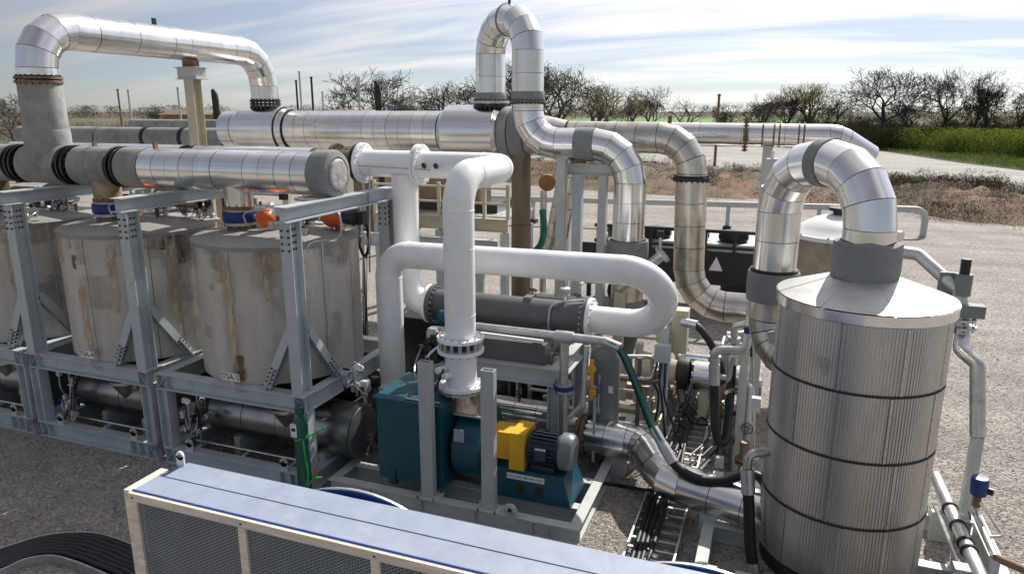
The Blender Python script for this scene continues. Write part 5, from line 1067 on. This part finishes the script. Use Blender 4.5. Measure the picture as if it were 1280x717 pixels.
for s in (0.05, 0.35, 0.62, 0.74): flange(t, a + (b_ - a) * s, d, 0.105, 0.035, 'core', 'core', 4, 'strap_band')
gate_valve(a + (b_ - a) * 0.18 + Z * 0.0, d, (1, 0, 0.3), 0.05, 'little valve with dark blue handle on the pipe beside the cone tank')
MB().tube([a + V((-0.16, 0, -0.05)), b_ + V((-0.16, 0, -0.05))], 0.03, 8).build('side_tube', 'stainless', t); MB().tube([b_ + d * 0.4, b_ + d * 1.2], 0.11, 14).build('rubber_coupling', 'black', t)
for s in (0.0, 0.9): q = a + (b_ - a) * s; MB().box(q.x - 0.2, q.x + 0.1, q.y - 0.05, q.y + 0.05, 0.0, 0.44).build('support', 'steel_lt', t)
t = thing('tank_skid', 'pale steel skid frame under the cone roof tank', 'skid', (11.2, 1.6, 0))
for v in (-0.25, 1.0, 2.4): MB().ibeam((9.4, v, 0.12), (12.9, v, 0.12), 0.24, 0.16).build('cross_beam', 'steel_lt', t)
for u in (9.32, 12.98): MB().ibeam((u, -0.45, 0.12), (u, 2.6, 0.12), 0.245, 0.16).build('side_beam', 'steel_lt', t)
MB().box(12.2, 12.36, 0.15, 0.32, 0.242, 0.75).build('stub_post', 'steel', t)
t = thing('ground_skid_plates', 'pale steel beams lying on the gravel left of the cone tank', 'beams', (9.6, -0.2, 0))
for u in (9.42, 9.85): MB().ibeam((u, -0.9, 0.08), (u, 0.1, 0.08), 0.16, 0.2).build('beam', 'steel_lt', t)

# ============================================================ COOLER CRATE IN THE FOREGROUND
F0, F1, CV0, CV1, CZ = 4.65, 10.6, -4.41, -3.82, 2.70
t = thing('crated_air_cooler', 'crated air cooler with mesh front and pale blue film top in the foreground', 'air cooler', ((F0 + F1) / 2, (CV0 + CV1) / 2, 0))
vs_ = CV0 + 0.30
MB().box(F0 + 0.02, F1, CV0 + 0.03, vs_ - 0.006, CZ - 0.02, CZ).build('top_sheet', 'film', t); MB().box(F0 + 0.10, F1, vs_ + 0.006, CV1, CZ - 0.02, CZ + 0.004).build('top_sheet', 'film', t)
MB().box(F0 + 0.02, F1, CV0 + 0.05, CV1 - 0.02, CZ - 0.06, CZ - 0.022).build('film_fold', 'filmdark', t)
MB().box(F0 + 0.01, F1, CV0 + 0.018, CV0 + 0.03, CZ - 0.04, CZ + 0.003).build('film_edge', 'filmdark', t)
MB().box(F0, F1, CV0 - 0.022, CV0 + 0.016, CZ - 0.085, CZ - 0.008).build('top_rail', 'wood', t)
ups = [F0 + 0.045] + [P(x, y, v=CV0).x for x, y in ((303, 655), (470, 700))]; st = ups[2] - ups[1]
while ups[-1] + st < F1: ups.append(ups[-1] + st)
for u in ups: MB().box(u - 0.04, u + 0.04, CV0 - 0.018, CV0 + 0.018, 0.12, CZ - 0.087).build('upright', 'wood', t)
MB().box(F0, F1, CV0 - 0.022, CV0 + 0.02, 0.02, 0.118).build('bottom_rail', 'wood', t)
MB().box(F0 - 0.10, F0 - 0.012, CV0 + 0.02, CV1 - 0.14, CZ - 0.11, CZ - 0.02).build('end_rail', 'wood', t); MB().box(F0 - 0.1, F0 - 0.012, CV0 + 0.02, CV0 + 0.1, 0, CZ - 0.112).build('end_post', 'wood', t)
MB().box(F0, F1, CV0 + 0.12, CV1 - 0.03, 0.1, CZ - 0.062).build('coil_block', 'coil', t)
for i in range(len(ups) - 1):      # expanded metal: one screen per bay
    u0, u1 = ups[i] + 0.04, ups[i + 1] - 0.04; zb, ztp = 1.2, CZ - 0.09; pw, ph = 0.052, 0.030; b = MB(); vs2 = []; fs2 = []
    if u0 > 8.2: continue
    nx = int((u1 - u0) / pw); nz_ = int((ztp - zb) / ph); pw = (u1 - u0) / nx; y = CV0 + 0.004
    def rib(a, c, w_=0.0048):
        d = V((c[0] - a[0], 0, c[1] - a[1])).normalized(); s = V((-d.z, 0, d.x)) * w_; o = len(vs2)
        vs2.extend([V((a[0], y, a[1])) - s, V((c[0], y, c[1])) - s + V((0, 0.0, 0)), V((c[0], y + 0.004, c[1])) + s, V((a[0], y + 0.004, a[1])) + s]); fs2.append((o, o + 1, o + 2, o + 3))
    for r_ in range(nz_):
        z = zb + r_ * ph
        for k in range(nx):
            x0 = u0 + k * pw; xm = x0 + pw / 2
            rib((x0, z), (xm, z + ph / 2)); rib((xm, z + ph / 2), (x0 + pw, z)); rib((x0, z + ph), (xm, z + ph / 2)); rib((xm, z + ph / 2), (x0 + pw, z + ph))
    b.add(vs2, fs2).build('mesh_screen', 'mesh', t, False)
for u in ups[:4]:
    MB().cyl((u, CV0 - 0.026, CZ - 0.05), (u, CV0 - 0.022, CZ - 0.05), 0.010, 8).build('screw_head', 'core', t)
q = P(226, 575, v=CV1 - 0.06)
lug = MB().box(q.x - 0.045, q.x + 0.045, CV1 - 0.07, CV1 - 0.05, CZ, CZ + 0.10); lug.cyl((q.x, CV1 - 0.07, CZ + 0.10), (q.x, CV1 - 0.05, CZ + 0.10), 0.045, 18); o = lug.build('lifting_lug', 'sign', t)
MB().cyl((q.x, CV1 - 0.075, CZ + 0.10), (q.x, CV1 - 0.0712, CZ + 0.10), 0.018, 12).build('lug_hole', 'rust', o)
for x, y_ in ((448, 612), (880, 707)):
    rr = 1.25; q = P(x, y_, v=CV1 + 0.06); c = V((q.x, CV1 + 0.06, q.z - rr)); o = MB().lathe([(rr - 0.012, -0.012), (rr, -0.012), (rr, 0.012), (rr - 0.012, 0.012)], c, Y, 96).build('fan_ring', 'galv', t)
    MB().lathe([(rr - 0.2, -0.01), (rr - 0.013, -0.01), (rr - 0.013, 0.01), (rr - 0.2, 0.01)], c, Y, 80).build('fan_shroud', 'filmdark', o); MB().lathe([(0.2, -0.01), (rr - 0.205, -0.01), (rr - 0.205, 0.01), (0.2, 0.01)], c, Y, 60).build('fan_guard', 'core', o)
# cable tray bend on the ground at lower left
def arc_pts(px, z): return smooth([P(a, b_, z=z) for a, b_ in px], 8)
t = thing('curved_cable_tray', 'curved galvanised cable tray with rungs at the lower left corner', 'cable tray', (0.5, -2.5, 0))
po = arc_pts([(-70, 704), (0, 685), (50, 670), (92, 665), (130, 668), (180, 686), (240, 712)], 0.12); pi_ = arc_pts([(-60, 730), (0, 712), (30, 699), (62, 694), (90, 700), (130, 716), (190, 742)], 0.12)
def strip(pts, h, z0, name, m):
    b = MB(); o = []
    for p in pts: o.append([V((p.x, p.y, z0)), V((p.x, p.y, z0 + h))])
    tw = 0.012; rg = []
    for i, p in enumerate(pts):
        d = (pts[min(i + 1, len(pts) - 1)] - pts[max(i - 1, 0)]); s = V((-d.y, d.x, 0)).normalized() * tw
        rg.append([V((p.x, p.y, z0)) - s, V((p.x, p.y, z0)) + s, V((p.x, p.y, z0 + h)) + s, V((p.x, p.y, z0 + h)) - s])
    return b.rings(rg).build(name, m, t)
strip(po, 0.13, 0.0, 'side_rail', 'galv'); strip(pi_, 0.13, 0.0, 'side_rail', 'galv')
for i in range(2, len(po) - 1, 3): MB().bar(V((po[i].x, po[i].y, 0.04)), V((pi_[i].x, pi_[i].y, 0.04)), 0.03, 0.025).build('rung', 'galv', t)
for k, lab in enumerate(('outermost black cable in the curved tray at lower left', 'second black cable from outside in the curved tray at lower left', 'third black cable from outside in the curved tray at lower left', 'middle black cable in the curved tray at lower left', 'third black cable from inside in the curved tray at lower left', 'second black cable from inside in the curved tray at lower left', 'innermost black cable in the curved tray at lower left')):
    s = (k + 0.7) / 8.2; pts = [po[i].lerp(pi_[i], s) + V((0, 0, -0.12 + 0.095 + 0.006 * math.sin(i + k))) for i in range(len(po))]
    tag(MB().tube(pts, 0.042, 10).build('tray_cable', 'black', None), lab, 'cable', 'black cables in the curved tray')

# ============================================================ BACKGROUND EQUIPMENT
t = thing('thin_supply_pipe', 'thin level pipe on short posts crossing the yard behind the plant', 'pipe', P(900, 250, z=1.3))
a = P(560, 246, z=1.3); b_ = P(1158, 262, z=1.3); e = P(1149, 312, z=0.0); gal([a, b_, V((b_.x, b_.y, 0.0))], 0.5, 0.155, 'pipe_run', 'steel_lt', 16, t)
for s in (0.2, 0.42, 0.62, 0.8, 0.93): q = a.lerp(b_, s); MB().box(q.x - 0.1, q.x + 0.1, q.y - 0.1, q.y + 0.1, 0, 1.16).build('support', 'steel', t); MB().box(q.x - 0.2, q.x + 0.2, q.y - 0.25, q.y + 0.25, 0, 0.2).build('foot_block', 'blackpaint', t)
# black trailer unit
t = thing('black_trailer', 'long low black trailer with a white triangle sign behind the silver pipes', 'trailer', (7.6, 13.2, 0))
a = P(745, 395, v=13.0).x; b_ = P(985, 395, v=13.0).x
MB().box(a, b_, 12.95, 15.2, 0.95, 1.95).build('side_panel', 'blackpaint', t)
for z in (2.05, 2.52): MB().box(a - 0.1, b_ + 0.1, 12.88, 13.0, z, z + 0.10).build('rail', 'blackpaint', t)
n = 7
for i in range(n + 1): u = a + (b_ - a) * i / n; MB().box(u - 0.04, u + 0.04, 12.9, 12.98, 1.95, 2.05).build('rail_post', 'blackpaint', t); MB().box(u - 0.04, u + 0.04, 12.9, 12.98, 2.152, 2.52).build('rail_post', 'blackpaint', t)
for i in range(5): c = V((a + (b_ - a) * (i + 0.5) / 5, 13.7, 2.2)); MB().lathe([(0.01, 0.0), (0.42, 0.0), (0.46, 0.1), (0.42, 0.26), (0.2, 0.32), (0.01, 0.33)], c, Z, 20).build('fan_hood', 'blackpaint', t)
MB().box(a, b_, 13.05, 15.1, 1.952, 2.18).build('deck', 'galv', t)
for u in (a + 0.8, b_ - 1.6, b_ - 0.5):
    for v in (13.2, 15.0): w_ = MB().cyl((u, v - 0.14, 0.48), (u, v + 0.14, 0.48), 0.48, 24).build('wheel', 'black', t); MB().cyl((u, v - 0.16, 0.48), (u, v - 0.141, 0.48), 0.2, 16).build('hub', 'galv', w_)
q = P(895, 330, v=12.94); MB().add([(q.x - 0.2, 12.935, q.z - 0.2), (q.x + 0.2, 12.935, q.z - 0.2), (q.x, 12.935, q.z + 0.22), (q.x - 0.2, 12.948, q.z - 0.2), (q.x + 0.2, 12.948, q.z - 0.2), (q.x, 12.948, q.z + 0.22)], [(0, 1, 2), (5, 4, 3), (0, 3, 4, 1), (1, 4, 5, 2), (2, 5, 3, 0)]).build('warning_triangle', 'sign', t)
MB().box(a - 0.5, a - 0.05, 12.95, 13.1, 1.2, 2.0).build('jack_bracket', 'blackpaint', t); MB().box(a - 0.33, a - 0.2, 12.97, 13.08, 0, 1.2).build('jack_leg', 'blackpaint', t)
# white tote and small white truck cab shape beyond
q = P(795, 300, z=0.9)
t = thing('white_poly_tank', 'low white poly tank on the gravel behind the black trailer', 'tank', (q.x, q.y, 0))
MB().hexa([(q.x - 1.1, q.y - 0.6, 0.1), (q.x + 1.1, q.y - 0.6, 0.1), (q.x + 1.1, q.y + 0.6, 0.1), (q.x - 1.1, q.y + 0.6, 0.1), (q.x - 0.9, q.y - 0.5, 1.3), (q.x + 1.0, q.y - 0.5, 1.3), (q.x + 1.0, q.y + 0.5, 1.3), (q.x - 0.9, q.y + 0.5, 1.3)]).build('body', 'sign', t); MB().cyl((q.x - 0.5, q.y - 0.7, 0.75), (q.x - 0.5, q.y - 0.55, 0.75), 0.14, 16).build('drain_cap', 'blackpaint', t); MB().box(q.x - 1.2, q.x + 1.2, q.y - 0.65, q.y + 0.65, 0, 0.098).build('pallet', 'wood', t)
MB().cyl((q.x + 0.3, q.y, 1.3), (q.x + 0.3, q.y, 1.42), 0.25, 18).build('lid', 'blackpaint', t)
# platform behind the white pipes
t = thing('equipment_platform', 'beige steel equipment platform with handrails behind the white pipes', 'platform', (1.5, 10.5, 0))
V0 = 10.0
def zat(y, v=V0): return P(560, y, v=v).z
ua, ub = P(470, 280, v=V0).x, P(635, 285, v=V0).x
for (y0, y1, m_) in ((270, 286, 'beige'), (290, 306, 'steel')): z1, z0 = zat(y0), zat(y1); MB().ibeam((ua, V0 + (0 if m_ == 'beige' else -0.8), (z0 + z1) / 2), (ub, V0 + (0 if m_ == 'beige' else -0.8), (z0 + z1) / 2), z1 - z0, 0.2).build('deck_beam', m_, t)
zd = zat(268); MB().box(ua, ub, V0 + 0.12, V0 + 2.2, zd - 0.08, zd).build('deck_grating', 'galv', t)
for y_ in (233, 252): z_ = zat(y_); MB().tube([(ua, V0, z_), (ub, V0, z_)], 0.035, 8).build('handrail', 'beige', t)
n = 7
for i in range(n): u = ua + (ub - ua) * i / (n - 1); MB().bar((u, V0, zat(270)), (u, V0, zat(228)), 0.09, 0.09).build('rail_post', 'beige', t)
for u in (ua + 0.1, (ua + ub) / 2, ub - 0.1):
    for v in (V0, V0 + 2.1): MB().ibeam((u, v, 0), (u, v, zat(287)), 0.2, 0.2, Y).build('leg', 'steel', t)
for s in (0.35, 0.75): u = ua + (ub - ua) * s; MB().ibeam((u, V0 - 0.72, zat(298)), (u, V0 - 0.1, zat(282)), 0.2, 0.14).build('outrigger', 'beige', t); MB().bar((u, V0 - 0.8, 0), (u, V0 - 0.8, zat(307)), 0.14, 0.14).build('leg', 'steel', t)
MB().bar((ub - 0.8, V0 - 0.78, zat(340)), (ub - 0.1, V0 - 0.78, zat(300)), 0.12, 0.12).build('knee_brace', 'steel', t)
t = thing('platform_machine', 'dark compressor unit with pale cap standing on the rear platform', 'machine', ((ua + ub) / 2, V0 + 1.2, zd))
MB().box(ua + 0.2, ub - 0.6, V0 + 0.7, V0 + 1.9, zd, zd + 0.28).build('base', 'blackpaint', t); MB().box(ua + 0.5, ub - 1.2, V0 + 0.8, V0 + 1.7, zd + 0.282, zd + 0.95).build('casing', 'brown', t)
c = V((P(545, 250, v=V0 + 1).x, V0 + 1.1, zd + 0.28)); MB().lathe([(0.09, 0), (0.09, 0.5), (0.2, 0.7), (0.24, 0.8), (0.1, 0.86), (0.01, 0.87)], c, Z, 18).build('cap_vent', 'beige', t)
t = thing('curved_rear_duct', 'tarnished rear duct curving up behind the brown standpipe and pale posts', 'pipe', (4.3, 9.2, 0))
jt = route([P(575, 322, v=9.2), P(690, 325, v=9.2), P(715, 200, v=9.2)], [0, 0.8, 0], 0.42, 5); clad(t, jt, 0.29, 'alu_dull', 0.014)
q = P(600, 340, v=9.2); MB().box(q.x - 0.1, q.x + 0.1, 9.1, 9.3, 0, jt[0][0].z - 0.28).build('support', 'steel', t)
t = thing('drum_motor_stand', 'rusty orange round motor on a slim stand beside the brown standpipe', 'motor', (4.6, 8.6, 0))
q = P(684, 228, v=8.6); MB().lathe([(0.01, -0.06), (0.19, -0.06), (0.22, 0.0), (0.19, 0.06), (0.1, 0.08), (0.01, 0.08)], q, (0.2, -1, 0.1), 20).build('drum', mat('faded_orange', (0.34, 0.17, 0.08), 0.8, 0, 4, 0.4), t)
MB().cyl((q.x - 0.1, 8.62, 0), (q.x - 0.1, 8.62, q.z - 0.2), 0.085, 14).build('stand_pipe', 'stainless', t)
MB().tube(smooth([P(678, 262, v=8.5), P(680, 285, v=8.45), P(676, 305, v=8.4), P(664, 320, v=8.4), P(655, 345, v=8.5)], 6), 0.085, 12).build('green_hose', 'hosegreen', t)
for x, lab in ((718, 'small stainless valve above the exchanger near its right flange'), (663, 'small rusty valve standing behind the exchanger')):
    q = P(x, 385 if x > 700 else 378, v=4.6); v_ = gate_valve(q, Z, (0.2, 0, 1), 0.07, lab, 'stainless' if x > 700 else 'rust', 'rust'); MB().cyl((q.x, q.y, 0), (q.x, q.y, q.z - 0.13), 0.05, 10).build('riser', 'stainless', v_)
# instrument stand and cables right of the TSA-5 tank
cluster(P(455, 330, v=3.4) * 1 - Z * P(455, 330, v=3.4).z, 'instrument pole with a dark junction box right of the TSA-5 tank', 8, 12, w=0.2, h=4.3)
cluster(P(445, 470, v=1.0) - Z * 0.35, 'valve cluster on the skid side right of the TSA-5 tank foot', 9, 12, w=0.25, h=0.6)
hose('black cable loop hanging at the upper right of the TSA-5 tank', [P(437, 262, v=2.6), P(452, 268, v=2.5), P(462, 300, v=2.5), P(456, 320, v=2.6), P(447, 300, v=2.7), P(440, 275, v=2.7)], 0.03, 'black', None, 'cable_loop', None, lab2='cable')
hose('thin stainless tube bent around the portal column above the TSA-5 tank', [P(383, 312, v=0.5), P(392, 302, v=0.5), P(424, 296, v=0.5), P(424, 268, v=0.5), P(415, 268, v=0.6)], 0.014, 'stainless', None, 'instrument_tube', None, lab2='tube')
hose('vertical thin rod rising in front of the white flange right of the front header', [P(462, 205, v=2.3), P(462, 260, v=2.3), P(462, 340, v=2.3)], 0.016, 'galv', None, 'thin_rod', None, lab2='rod')
hose('slanted thin pipe from the round drum end to the floor valve', [P(402, 525, v=0.5), P(430, 510, v=1.0), P(458, 492, v=1.6)], 0.02, 'stainless', None, 'slanted_tube', None, lab2='tube')
# dark low equipment between tank and white pipes
t = thing('dark_floor_unit', 'dark boxy unit on the floor behind the TSA-5 tank', 'unit', (3.0, 4.6, 0))
MB().box(2.4, 4.2, 4.4, 5.6, 0.2, 1.7).build('casing', 'blackpaint', t); MB().box(2.3, 4.3, 4.3, 5.7, 0, 0.198).build('base', 'beige', t)
for i in range(4): MB().bar((2.5 + i * 0.4, 4.39, 1.75), (2.8 + i * 0.4, 4.39, 2.2), 0.05, 0.05).build('frame_bar', 'steel', t)
MB().bar((2.4, 4.39, 2.22), (4.2, 4.39, 2.22), 0.06, 0.06).build('frame_rail', 'steel', t)

def pipework(label, seed, lo, hi, n=9, mats=('stainless', 'galv', 'dark', 'steel', 'brown'), name='small_bore_pipework', ground=True):
    rd = random.Random(seed); lo = V(lo); hi = V(hi); t = thing(name, label, 'pipework', ((lo.x + hi.x) / 2, (lo.y + hi.y) / 2, lo.z), 'small pipework between the equipment')
    rp = lambda: V((rd.uniform(lo.x, hi.x), rd.uniform(lo.y, hi.y), rd.uniform(lo.z, hi.z)))
    for i in range(n):
        a = rp(); b_ = rp(); r = rd.choice((0.03, 0.04, 0.05, 0.075)); order = rd.choice((0, 1, 2)); m_ = rd.choice(mats)
        base = V((a.x, a.y, lo.z)) if ground else a
        pts = [base, V((a.x, a.y, b_.z)), V((b_.x, a.y, b_.z)), V((b_.x, b_.y, b_.z))] if order else [base, V((a.x, a.y, a.z + 0.12)), V((a.x, b_.y, a.z + 0.12)), V((b_.x, b_.y, a.z + 0.12))]
        q = [pts[0]]
        for p in pts[1:]:
            if (p - q[-1]).length > 0.28: q.append(p)
        if len(q) < 2: continue
        whitepipe(t, q, [0] + [0.1] * (len(q) - 2) + [0], r, 3, 4, 'pipe_run', m_, 12)
        d = (q[1] - q[0]).normalized(); c = q[0].lerp(q[1], rd.uniform(0.4, 0.75))
        fl = MB().cyl(c - d * 0.05, c - d * 0.02, r * 1.9, 12).build('flange', m_, t); MB().cyl(c + d * 0.02, c + d * 0.05, r * 1.9, 12).build('flange', m_, t)
        if i % 2 == 0: handwheel(t, c + V((0, -r * 2.6, 0)), (0, -1, 0.2), r * 1.8, rd.choice(['blue', 'rust', 'blackpaint'])); MB().cyl(c, c + V((0, -r * 2.8, 0)), r * 0.3, 6).build('valve_stem', 'galv', t)
        if i % 3 == 0: e = q[-1]; MB().box(e.x - 0.07, e.x + 0.07, e.y - 0.05, e.y + 0.05, e.z - 0.09, e.z + 0.09).build('junction_box', rd.choice(['steel', 'blackpaint', 'galv']), t)
    return t
pipework('tangle of small pipes and valves behind the grey upright vessel', 41, (6.9, 3.2, 0.0), (8.2, 4.4, 1.9), 10)
pipework('low pipes and valves behind the silver spool duct', 42, (7.9, 5.4, 0.0), (9.4, 6.6, 1.7), 9)
pipework('pipes and valves between the TSA-5 tank and the dark exchanger', 43, (3.35, 3.35, 0.0), (4.3, 4.2, 2.1), 9)
pipework('dark small pipes behind the exchanger table legs', 44, (4.6, 3.75, 0.0), (6.7, 4.6, 1.5), 10, ('dark', 'brown', 'steel', 'rust'))
pipework('pipes and boxes crowding the left side of the cone roof tank', 45, (9.15, 2.7, 0.0), (9.75, 4.3, 2.3), 10)
pipework('tubing crowding the roof of the TSA-5 tank below the headers', 46, (0.4, 1.9, 3.97), (2.9, 2.7, 4.5), 8, ('stainless', 'dark', 'brown', 'galv'))
pipework('tubing crowding the roof of the middle tank below the headers', 47, (-2.6, 1.9, 3.97), (-0.4, 2.6, 4.5), 8, ('dark', 'brown', 'galv'))
pipework('tubing crowding the roof of the tank at the left edge', 48, (-5.6, 1.9, 3.97), (-3.5, 2.6, 4.5), 6, ('dark', 'brown', 'galv'))
pipework('rear pipe tangle between the brown standpipe and the pale posts', 49, (4.4, 6.2, 0.0), (6.3, 7.6, 2.4), 9, ('steel_lt', 'beige', 'stainless', 'brown'))
pipework('valve and pipe group right of the TSA-5 tank foot', 50, (3.32, 0.9, 0.3), (3.75, 2.0, 1.5), 7, ('galv', 'steel', 'dark'))
for k, (x0, x1, lab) in enumerate(((835, 880, 'loose black cable looping beside the ladder nearest the junction post'), (845, 895, 'loose black cable crossing the middle of the ladder'), (855, 905, 'loose black cable at the right rail of the ladder'))):
    tag(MB().tube(smooth([P(x0, 470 + 8 * k, z=0.6 - 0.1 * k), P(x0 + 6, 505, z=0.25), P((x0 + x1) / 2, 535 - 6 * k, z=0.16), P(x1, 520 + 10 * k, z=0.16), P(x1 + 6, 545, z=0.16), P(x1 - 18, 570, z=0.16)], 7), 0.02, 7).build('loose_cable', 'black', None), lab, 'cable', 'loose cables by the ladder')
# thin poles and stacks on the skyline
def pole(x, ytop, v, r, m, label, name='thin_pole', base=0.0):
    p = P(x, ytop, v=v); t = thing(name, label, 'pole' if name == 'thin_pole' else 'exhaust stack', (p.x, p.y, 0), 'thin poles on the skyline' if name == 'thin_pole' else 'dark exhaust stacks')
    MB().cyl((p.x, p.y, 0), (p.x, p.y, p.z), r, 10, r * 0.85).build('shaft', m, t); MB().cyl((p.x, p.y, p.z), (p.x, p.y, p.z + r * 1.2), r * 1.15, 10).build('cap', m, t); return t
for x, y, v, r, m, lab in ((147, 113, 18, 0.05, 'rust', 'dark thin pole furthest left above the far pipe'), (160, 114, 18, 0.055, 'beige', 'pale thin pole second from left above the far pipe'), (222, 111, 18, 0.055, 'steel', 'grey thin pole just left of the loop support post'), (370, 102, 20, 0.05, 'blackpaint', 'dark thin pole leftmost of the group right of the loop'), (374, 91, 20, 0.05, 'steel', 'tallest thin pole of the group right of the loop'), (389, 98, 20, 0.055, 'blackpaint', 'dark thin pole right of the tallest one'), (403, 116, 24, 0.05, 'galv', 'short pale thin pole between the dark ones and the wide bare tree'), (448, 99, 20, 0.065, 'steel', 'grey thin pole just left of the thick dark stack'), (899, 120, 75, 0.16, 'rust', 'lone brown pole in the green field')): pole(x, y, v, r, m, lab)
for x, y, v, lab in ((268, 112, 16, 'dark slant-cut exhaust stack right of the loop support post'), (472, 102, 18, 'dark slant-cut exhaust stack in front of the wide bare tree')):
    p = P(x, y, v=v); t = thing('exhaust_stack', lab, 'exhaust stack', (p.x, p.y, 0), 'dark exhaust stacks'); q = V((p.x, p.y, 0))
    MB().tube([q, q + Z * (p.z - 0.45), q + Z * (p.z - 0.2) + V((-0.02, 0, 0)), q + Z * p.z + V((-0.10, 0, 0))], [0.14, 0.14, 0.135, 0.07], 14).build('stack_pipe', 'soot', t); MB().lathe([(0.15, 0), (0.17, 0.0), (0.17, 0.06), (0.15, 0.06)], q + Z * (p.z - 1.0), Z, 14).build('ring', 'blackpaint', t)
for x, w_, lab in ((440, 1.5, 'low brown engine shed roof behind the large header near the dark stack'), (240, 1.0, 'low dark engine roof behind the loop support post')):
    p = P(x, 137, v=21); t = thing('engine_shed', lab, 'shed', (p.x, p.y, 0), 'low roofs behind the headers'); zz = p.z
    MB().box(p.x - w_, p.x + w_, p.y - 1, p.y + 1, 0, zz - 0.25).build('body', 'brown', t); MB().hexa([(p.x - w_ - 0.2, p.y - 1.2, zz - 0.248), (p.x + w_ + 0.2, p.y - 1.2, zz - 0.248), (p.x + w_ + 0.2, p.y + 1.2, zz - 0.248), (p.x - w_ - 0.2, p.y + 1.2, zz - 0.248), (p.x - w_ * 0.7, p.y - 0.4, zz), (p.x + w_ * 0.7, p.y - 0.4, zz), (p.x + w_ * 0.7, p.y + 0.4, zz), (p.x - w_ * 0.7, p.y + 0.4, zz)]).build('roof', 'rust', t)
# small scrap on the far gravel
for x, y, lab in ((810, 207, 'small dark scrap pile on the pale road left'), (805, 212, 'low dark scrap pile beside the pale road')):
    g = G(x, y); tag(MB().box(g[0] - 1.2, g[0] + 1.2, g[1] - 0.5, g[1] + 0.5, 0.004, 0.3).box(g[0] - 0.6, g[0] + 0.9, g[1] - 0.3, g[1] + 0.2, 0.302, 0.5).build('scrap_pile', 'blackpaint', None), lab, 'scrap')

# ------------------------------------------------------------ tidy
for o in bpy.data.objects:
    if '_o' in o: del o['_o']
    if o.name.split('.')[0] in ('bolts', 'expansion_bolts'): o['kind'] = 'stuff'
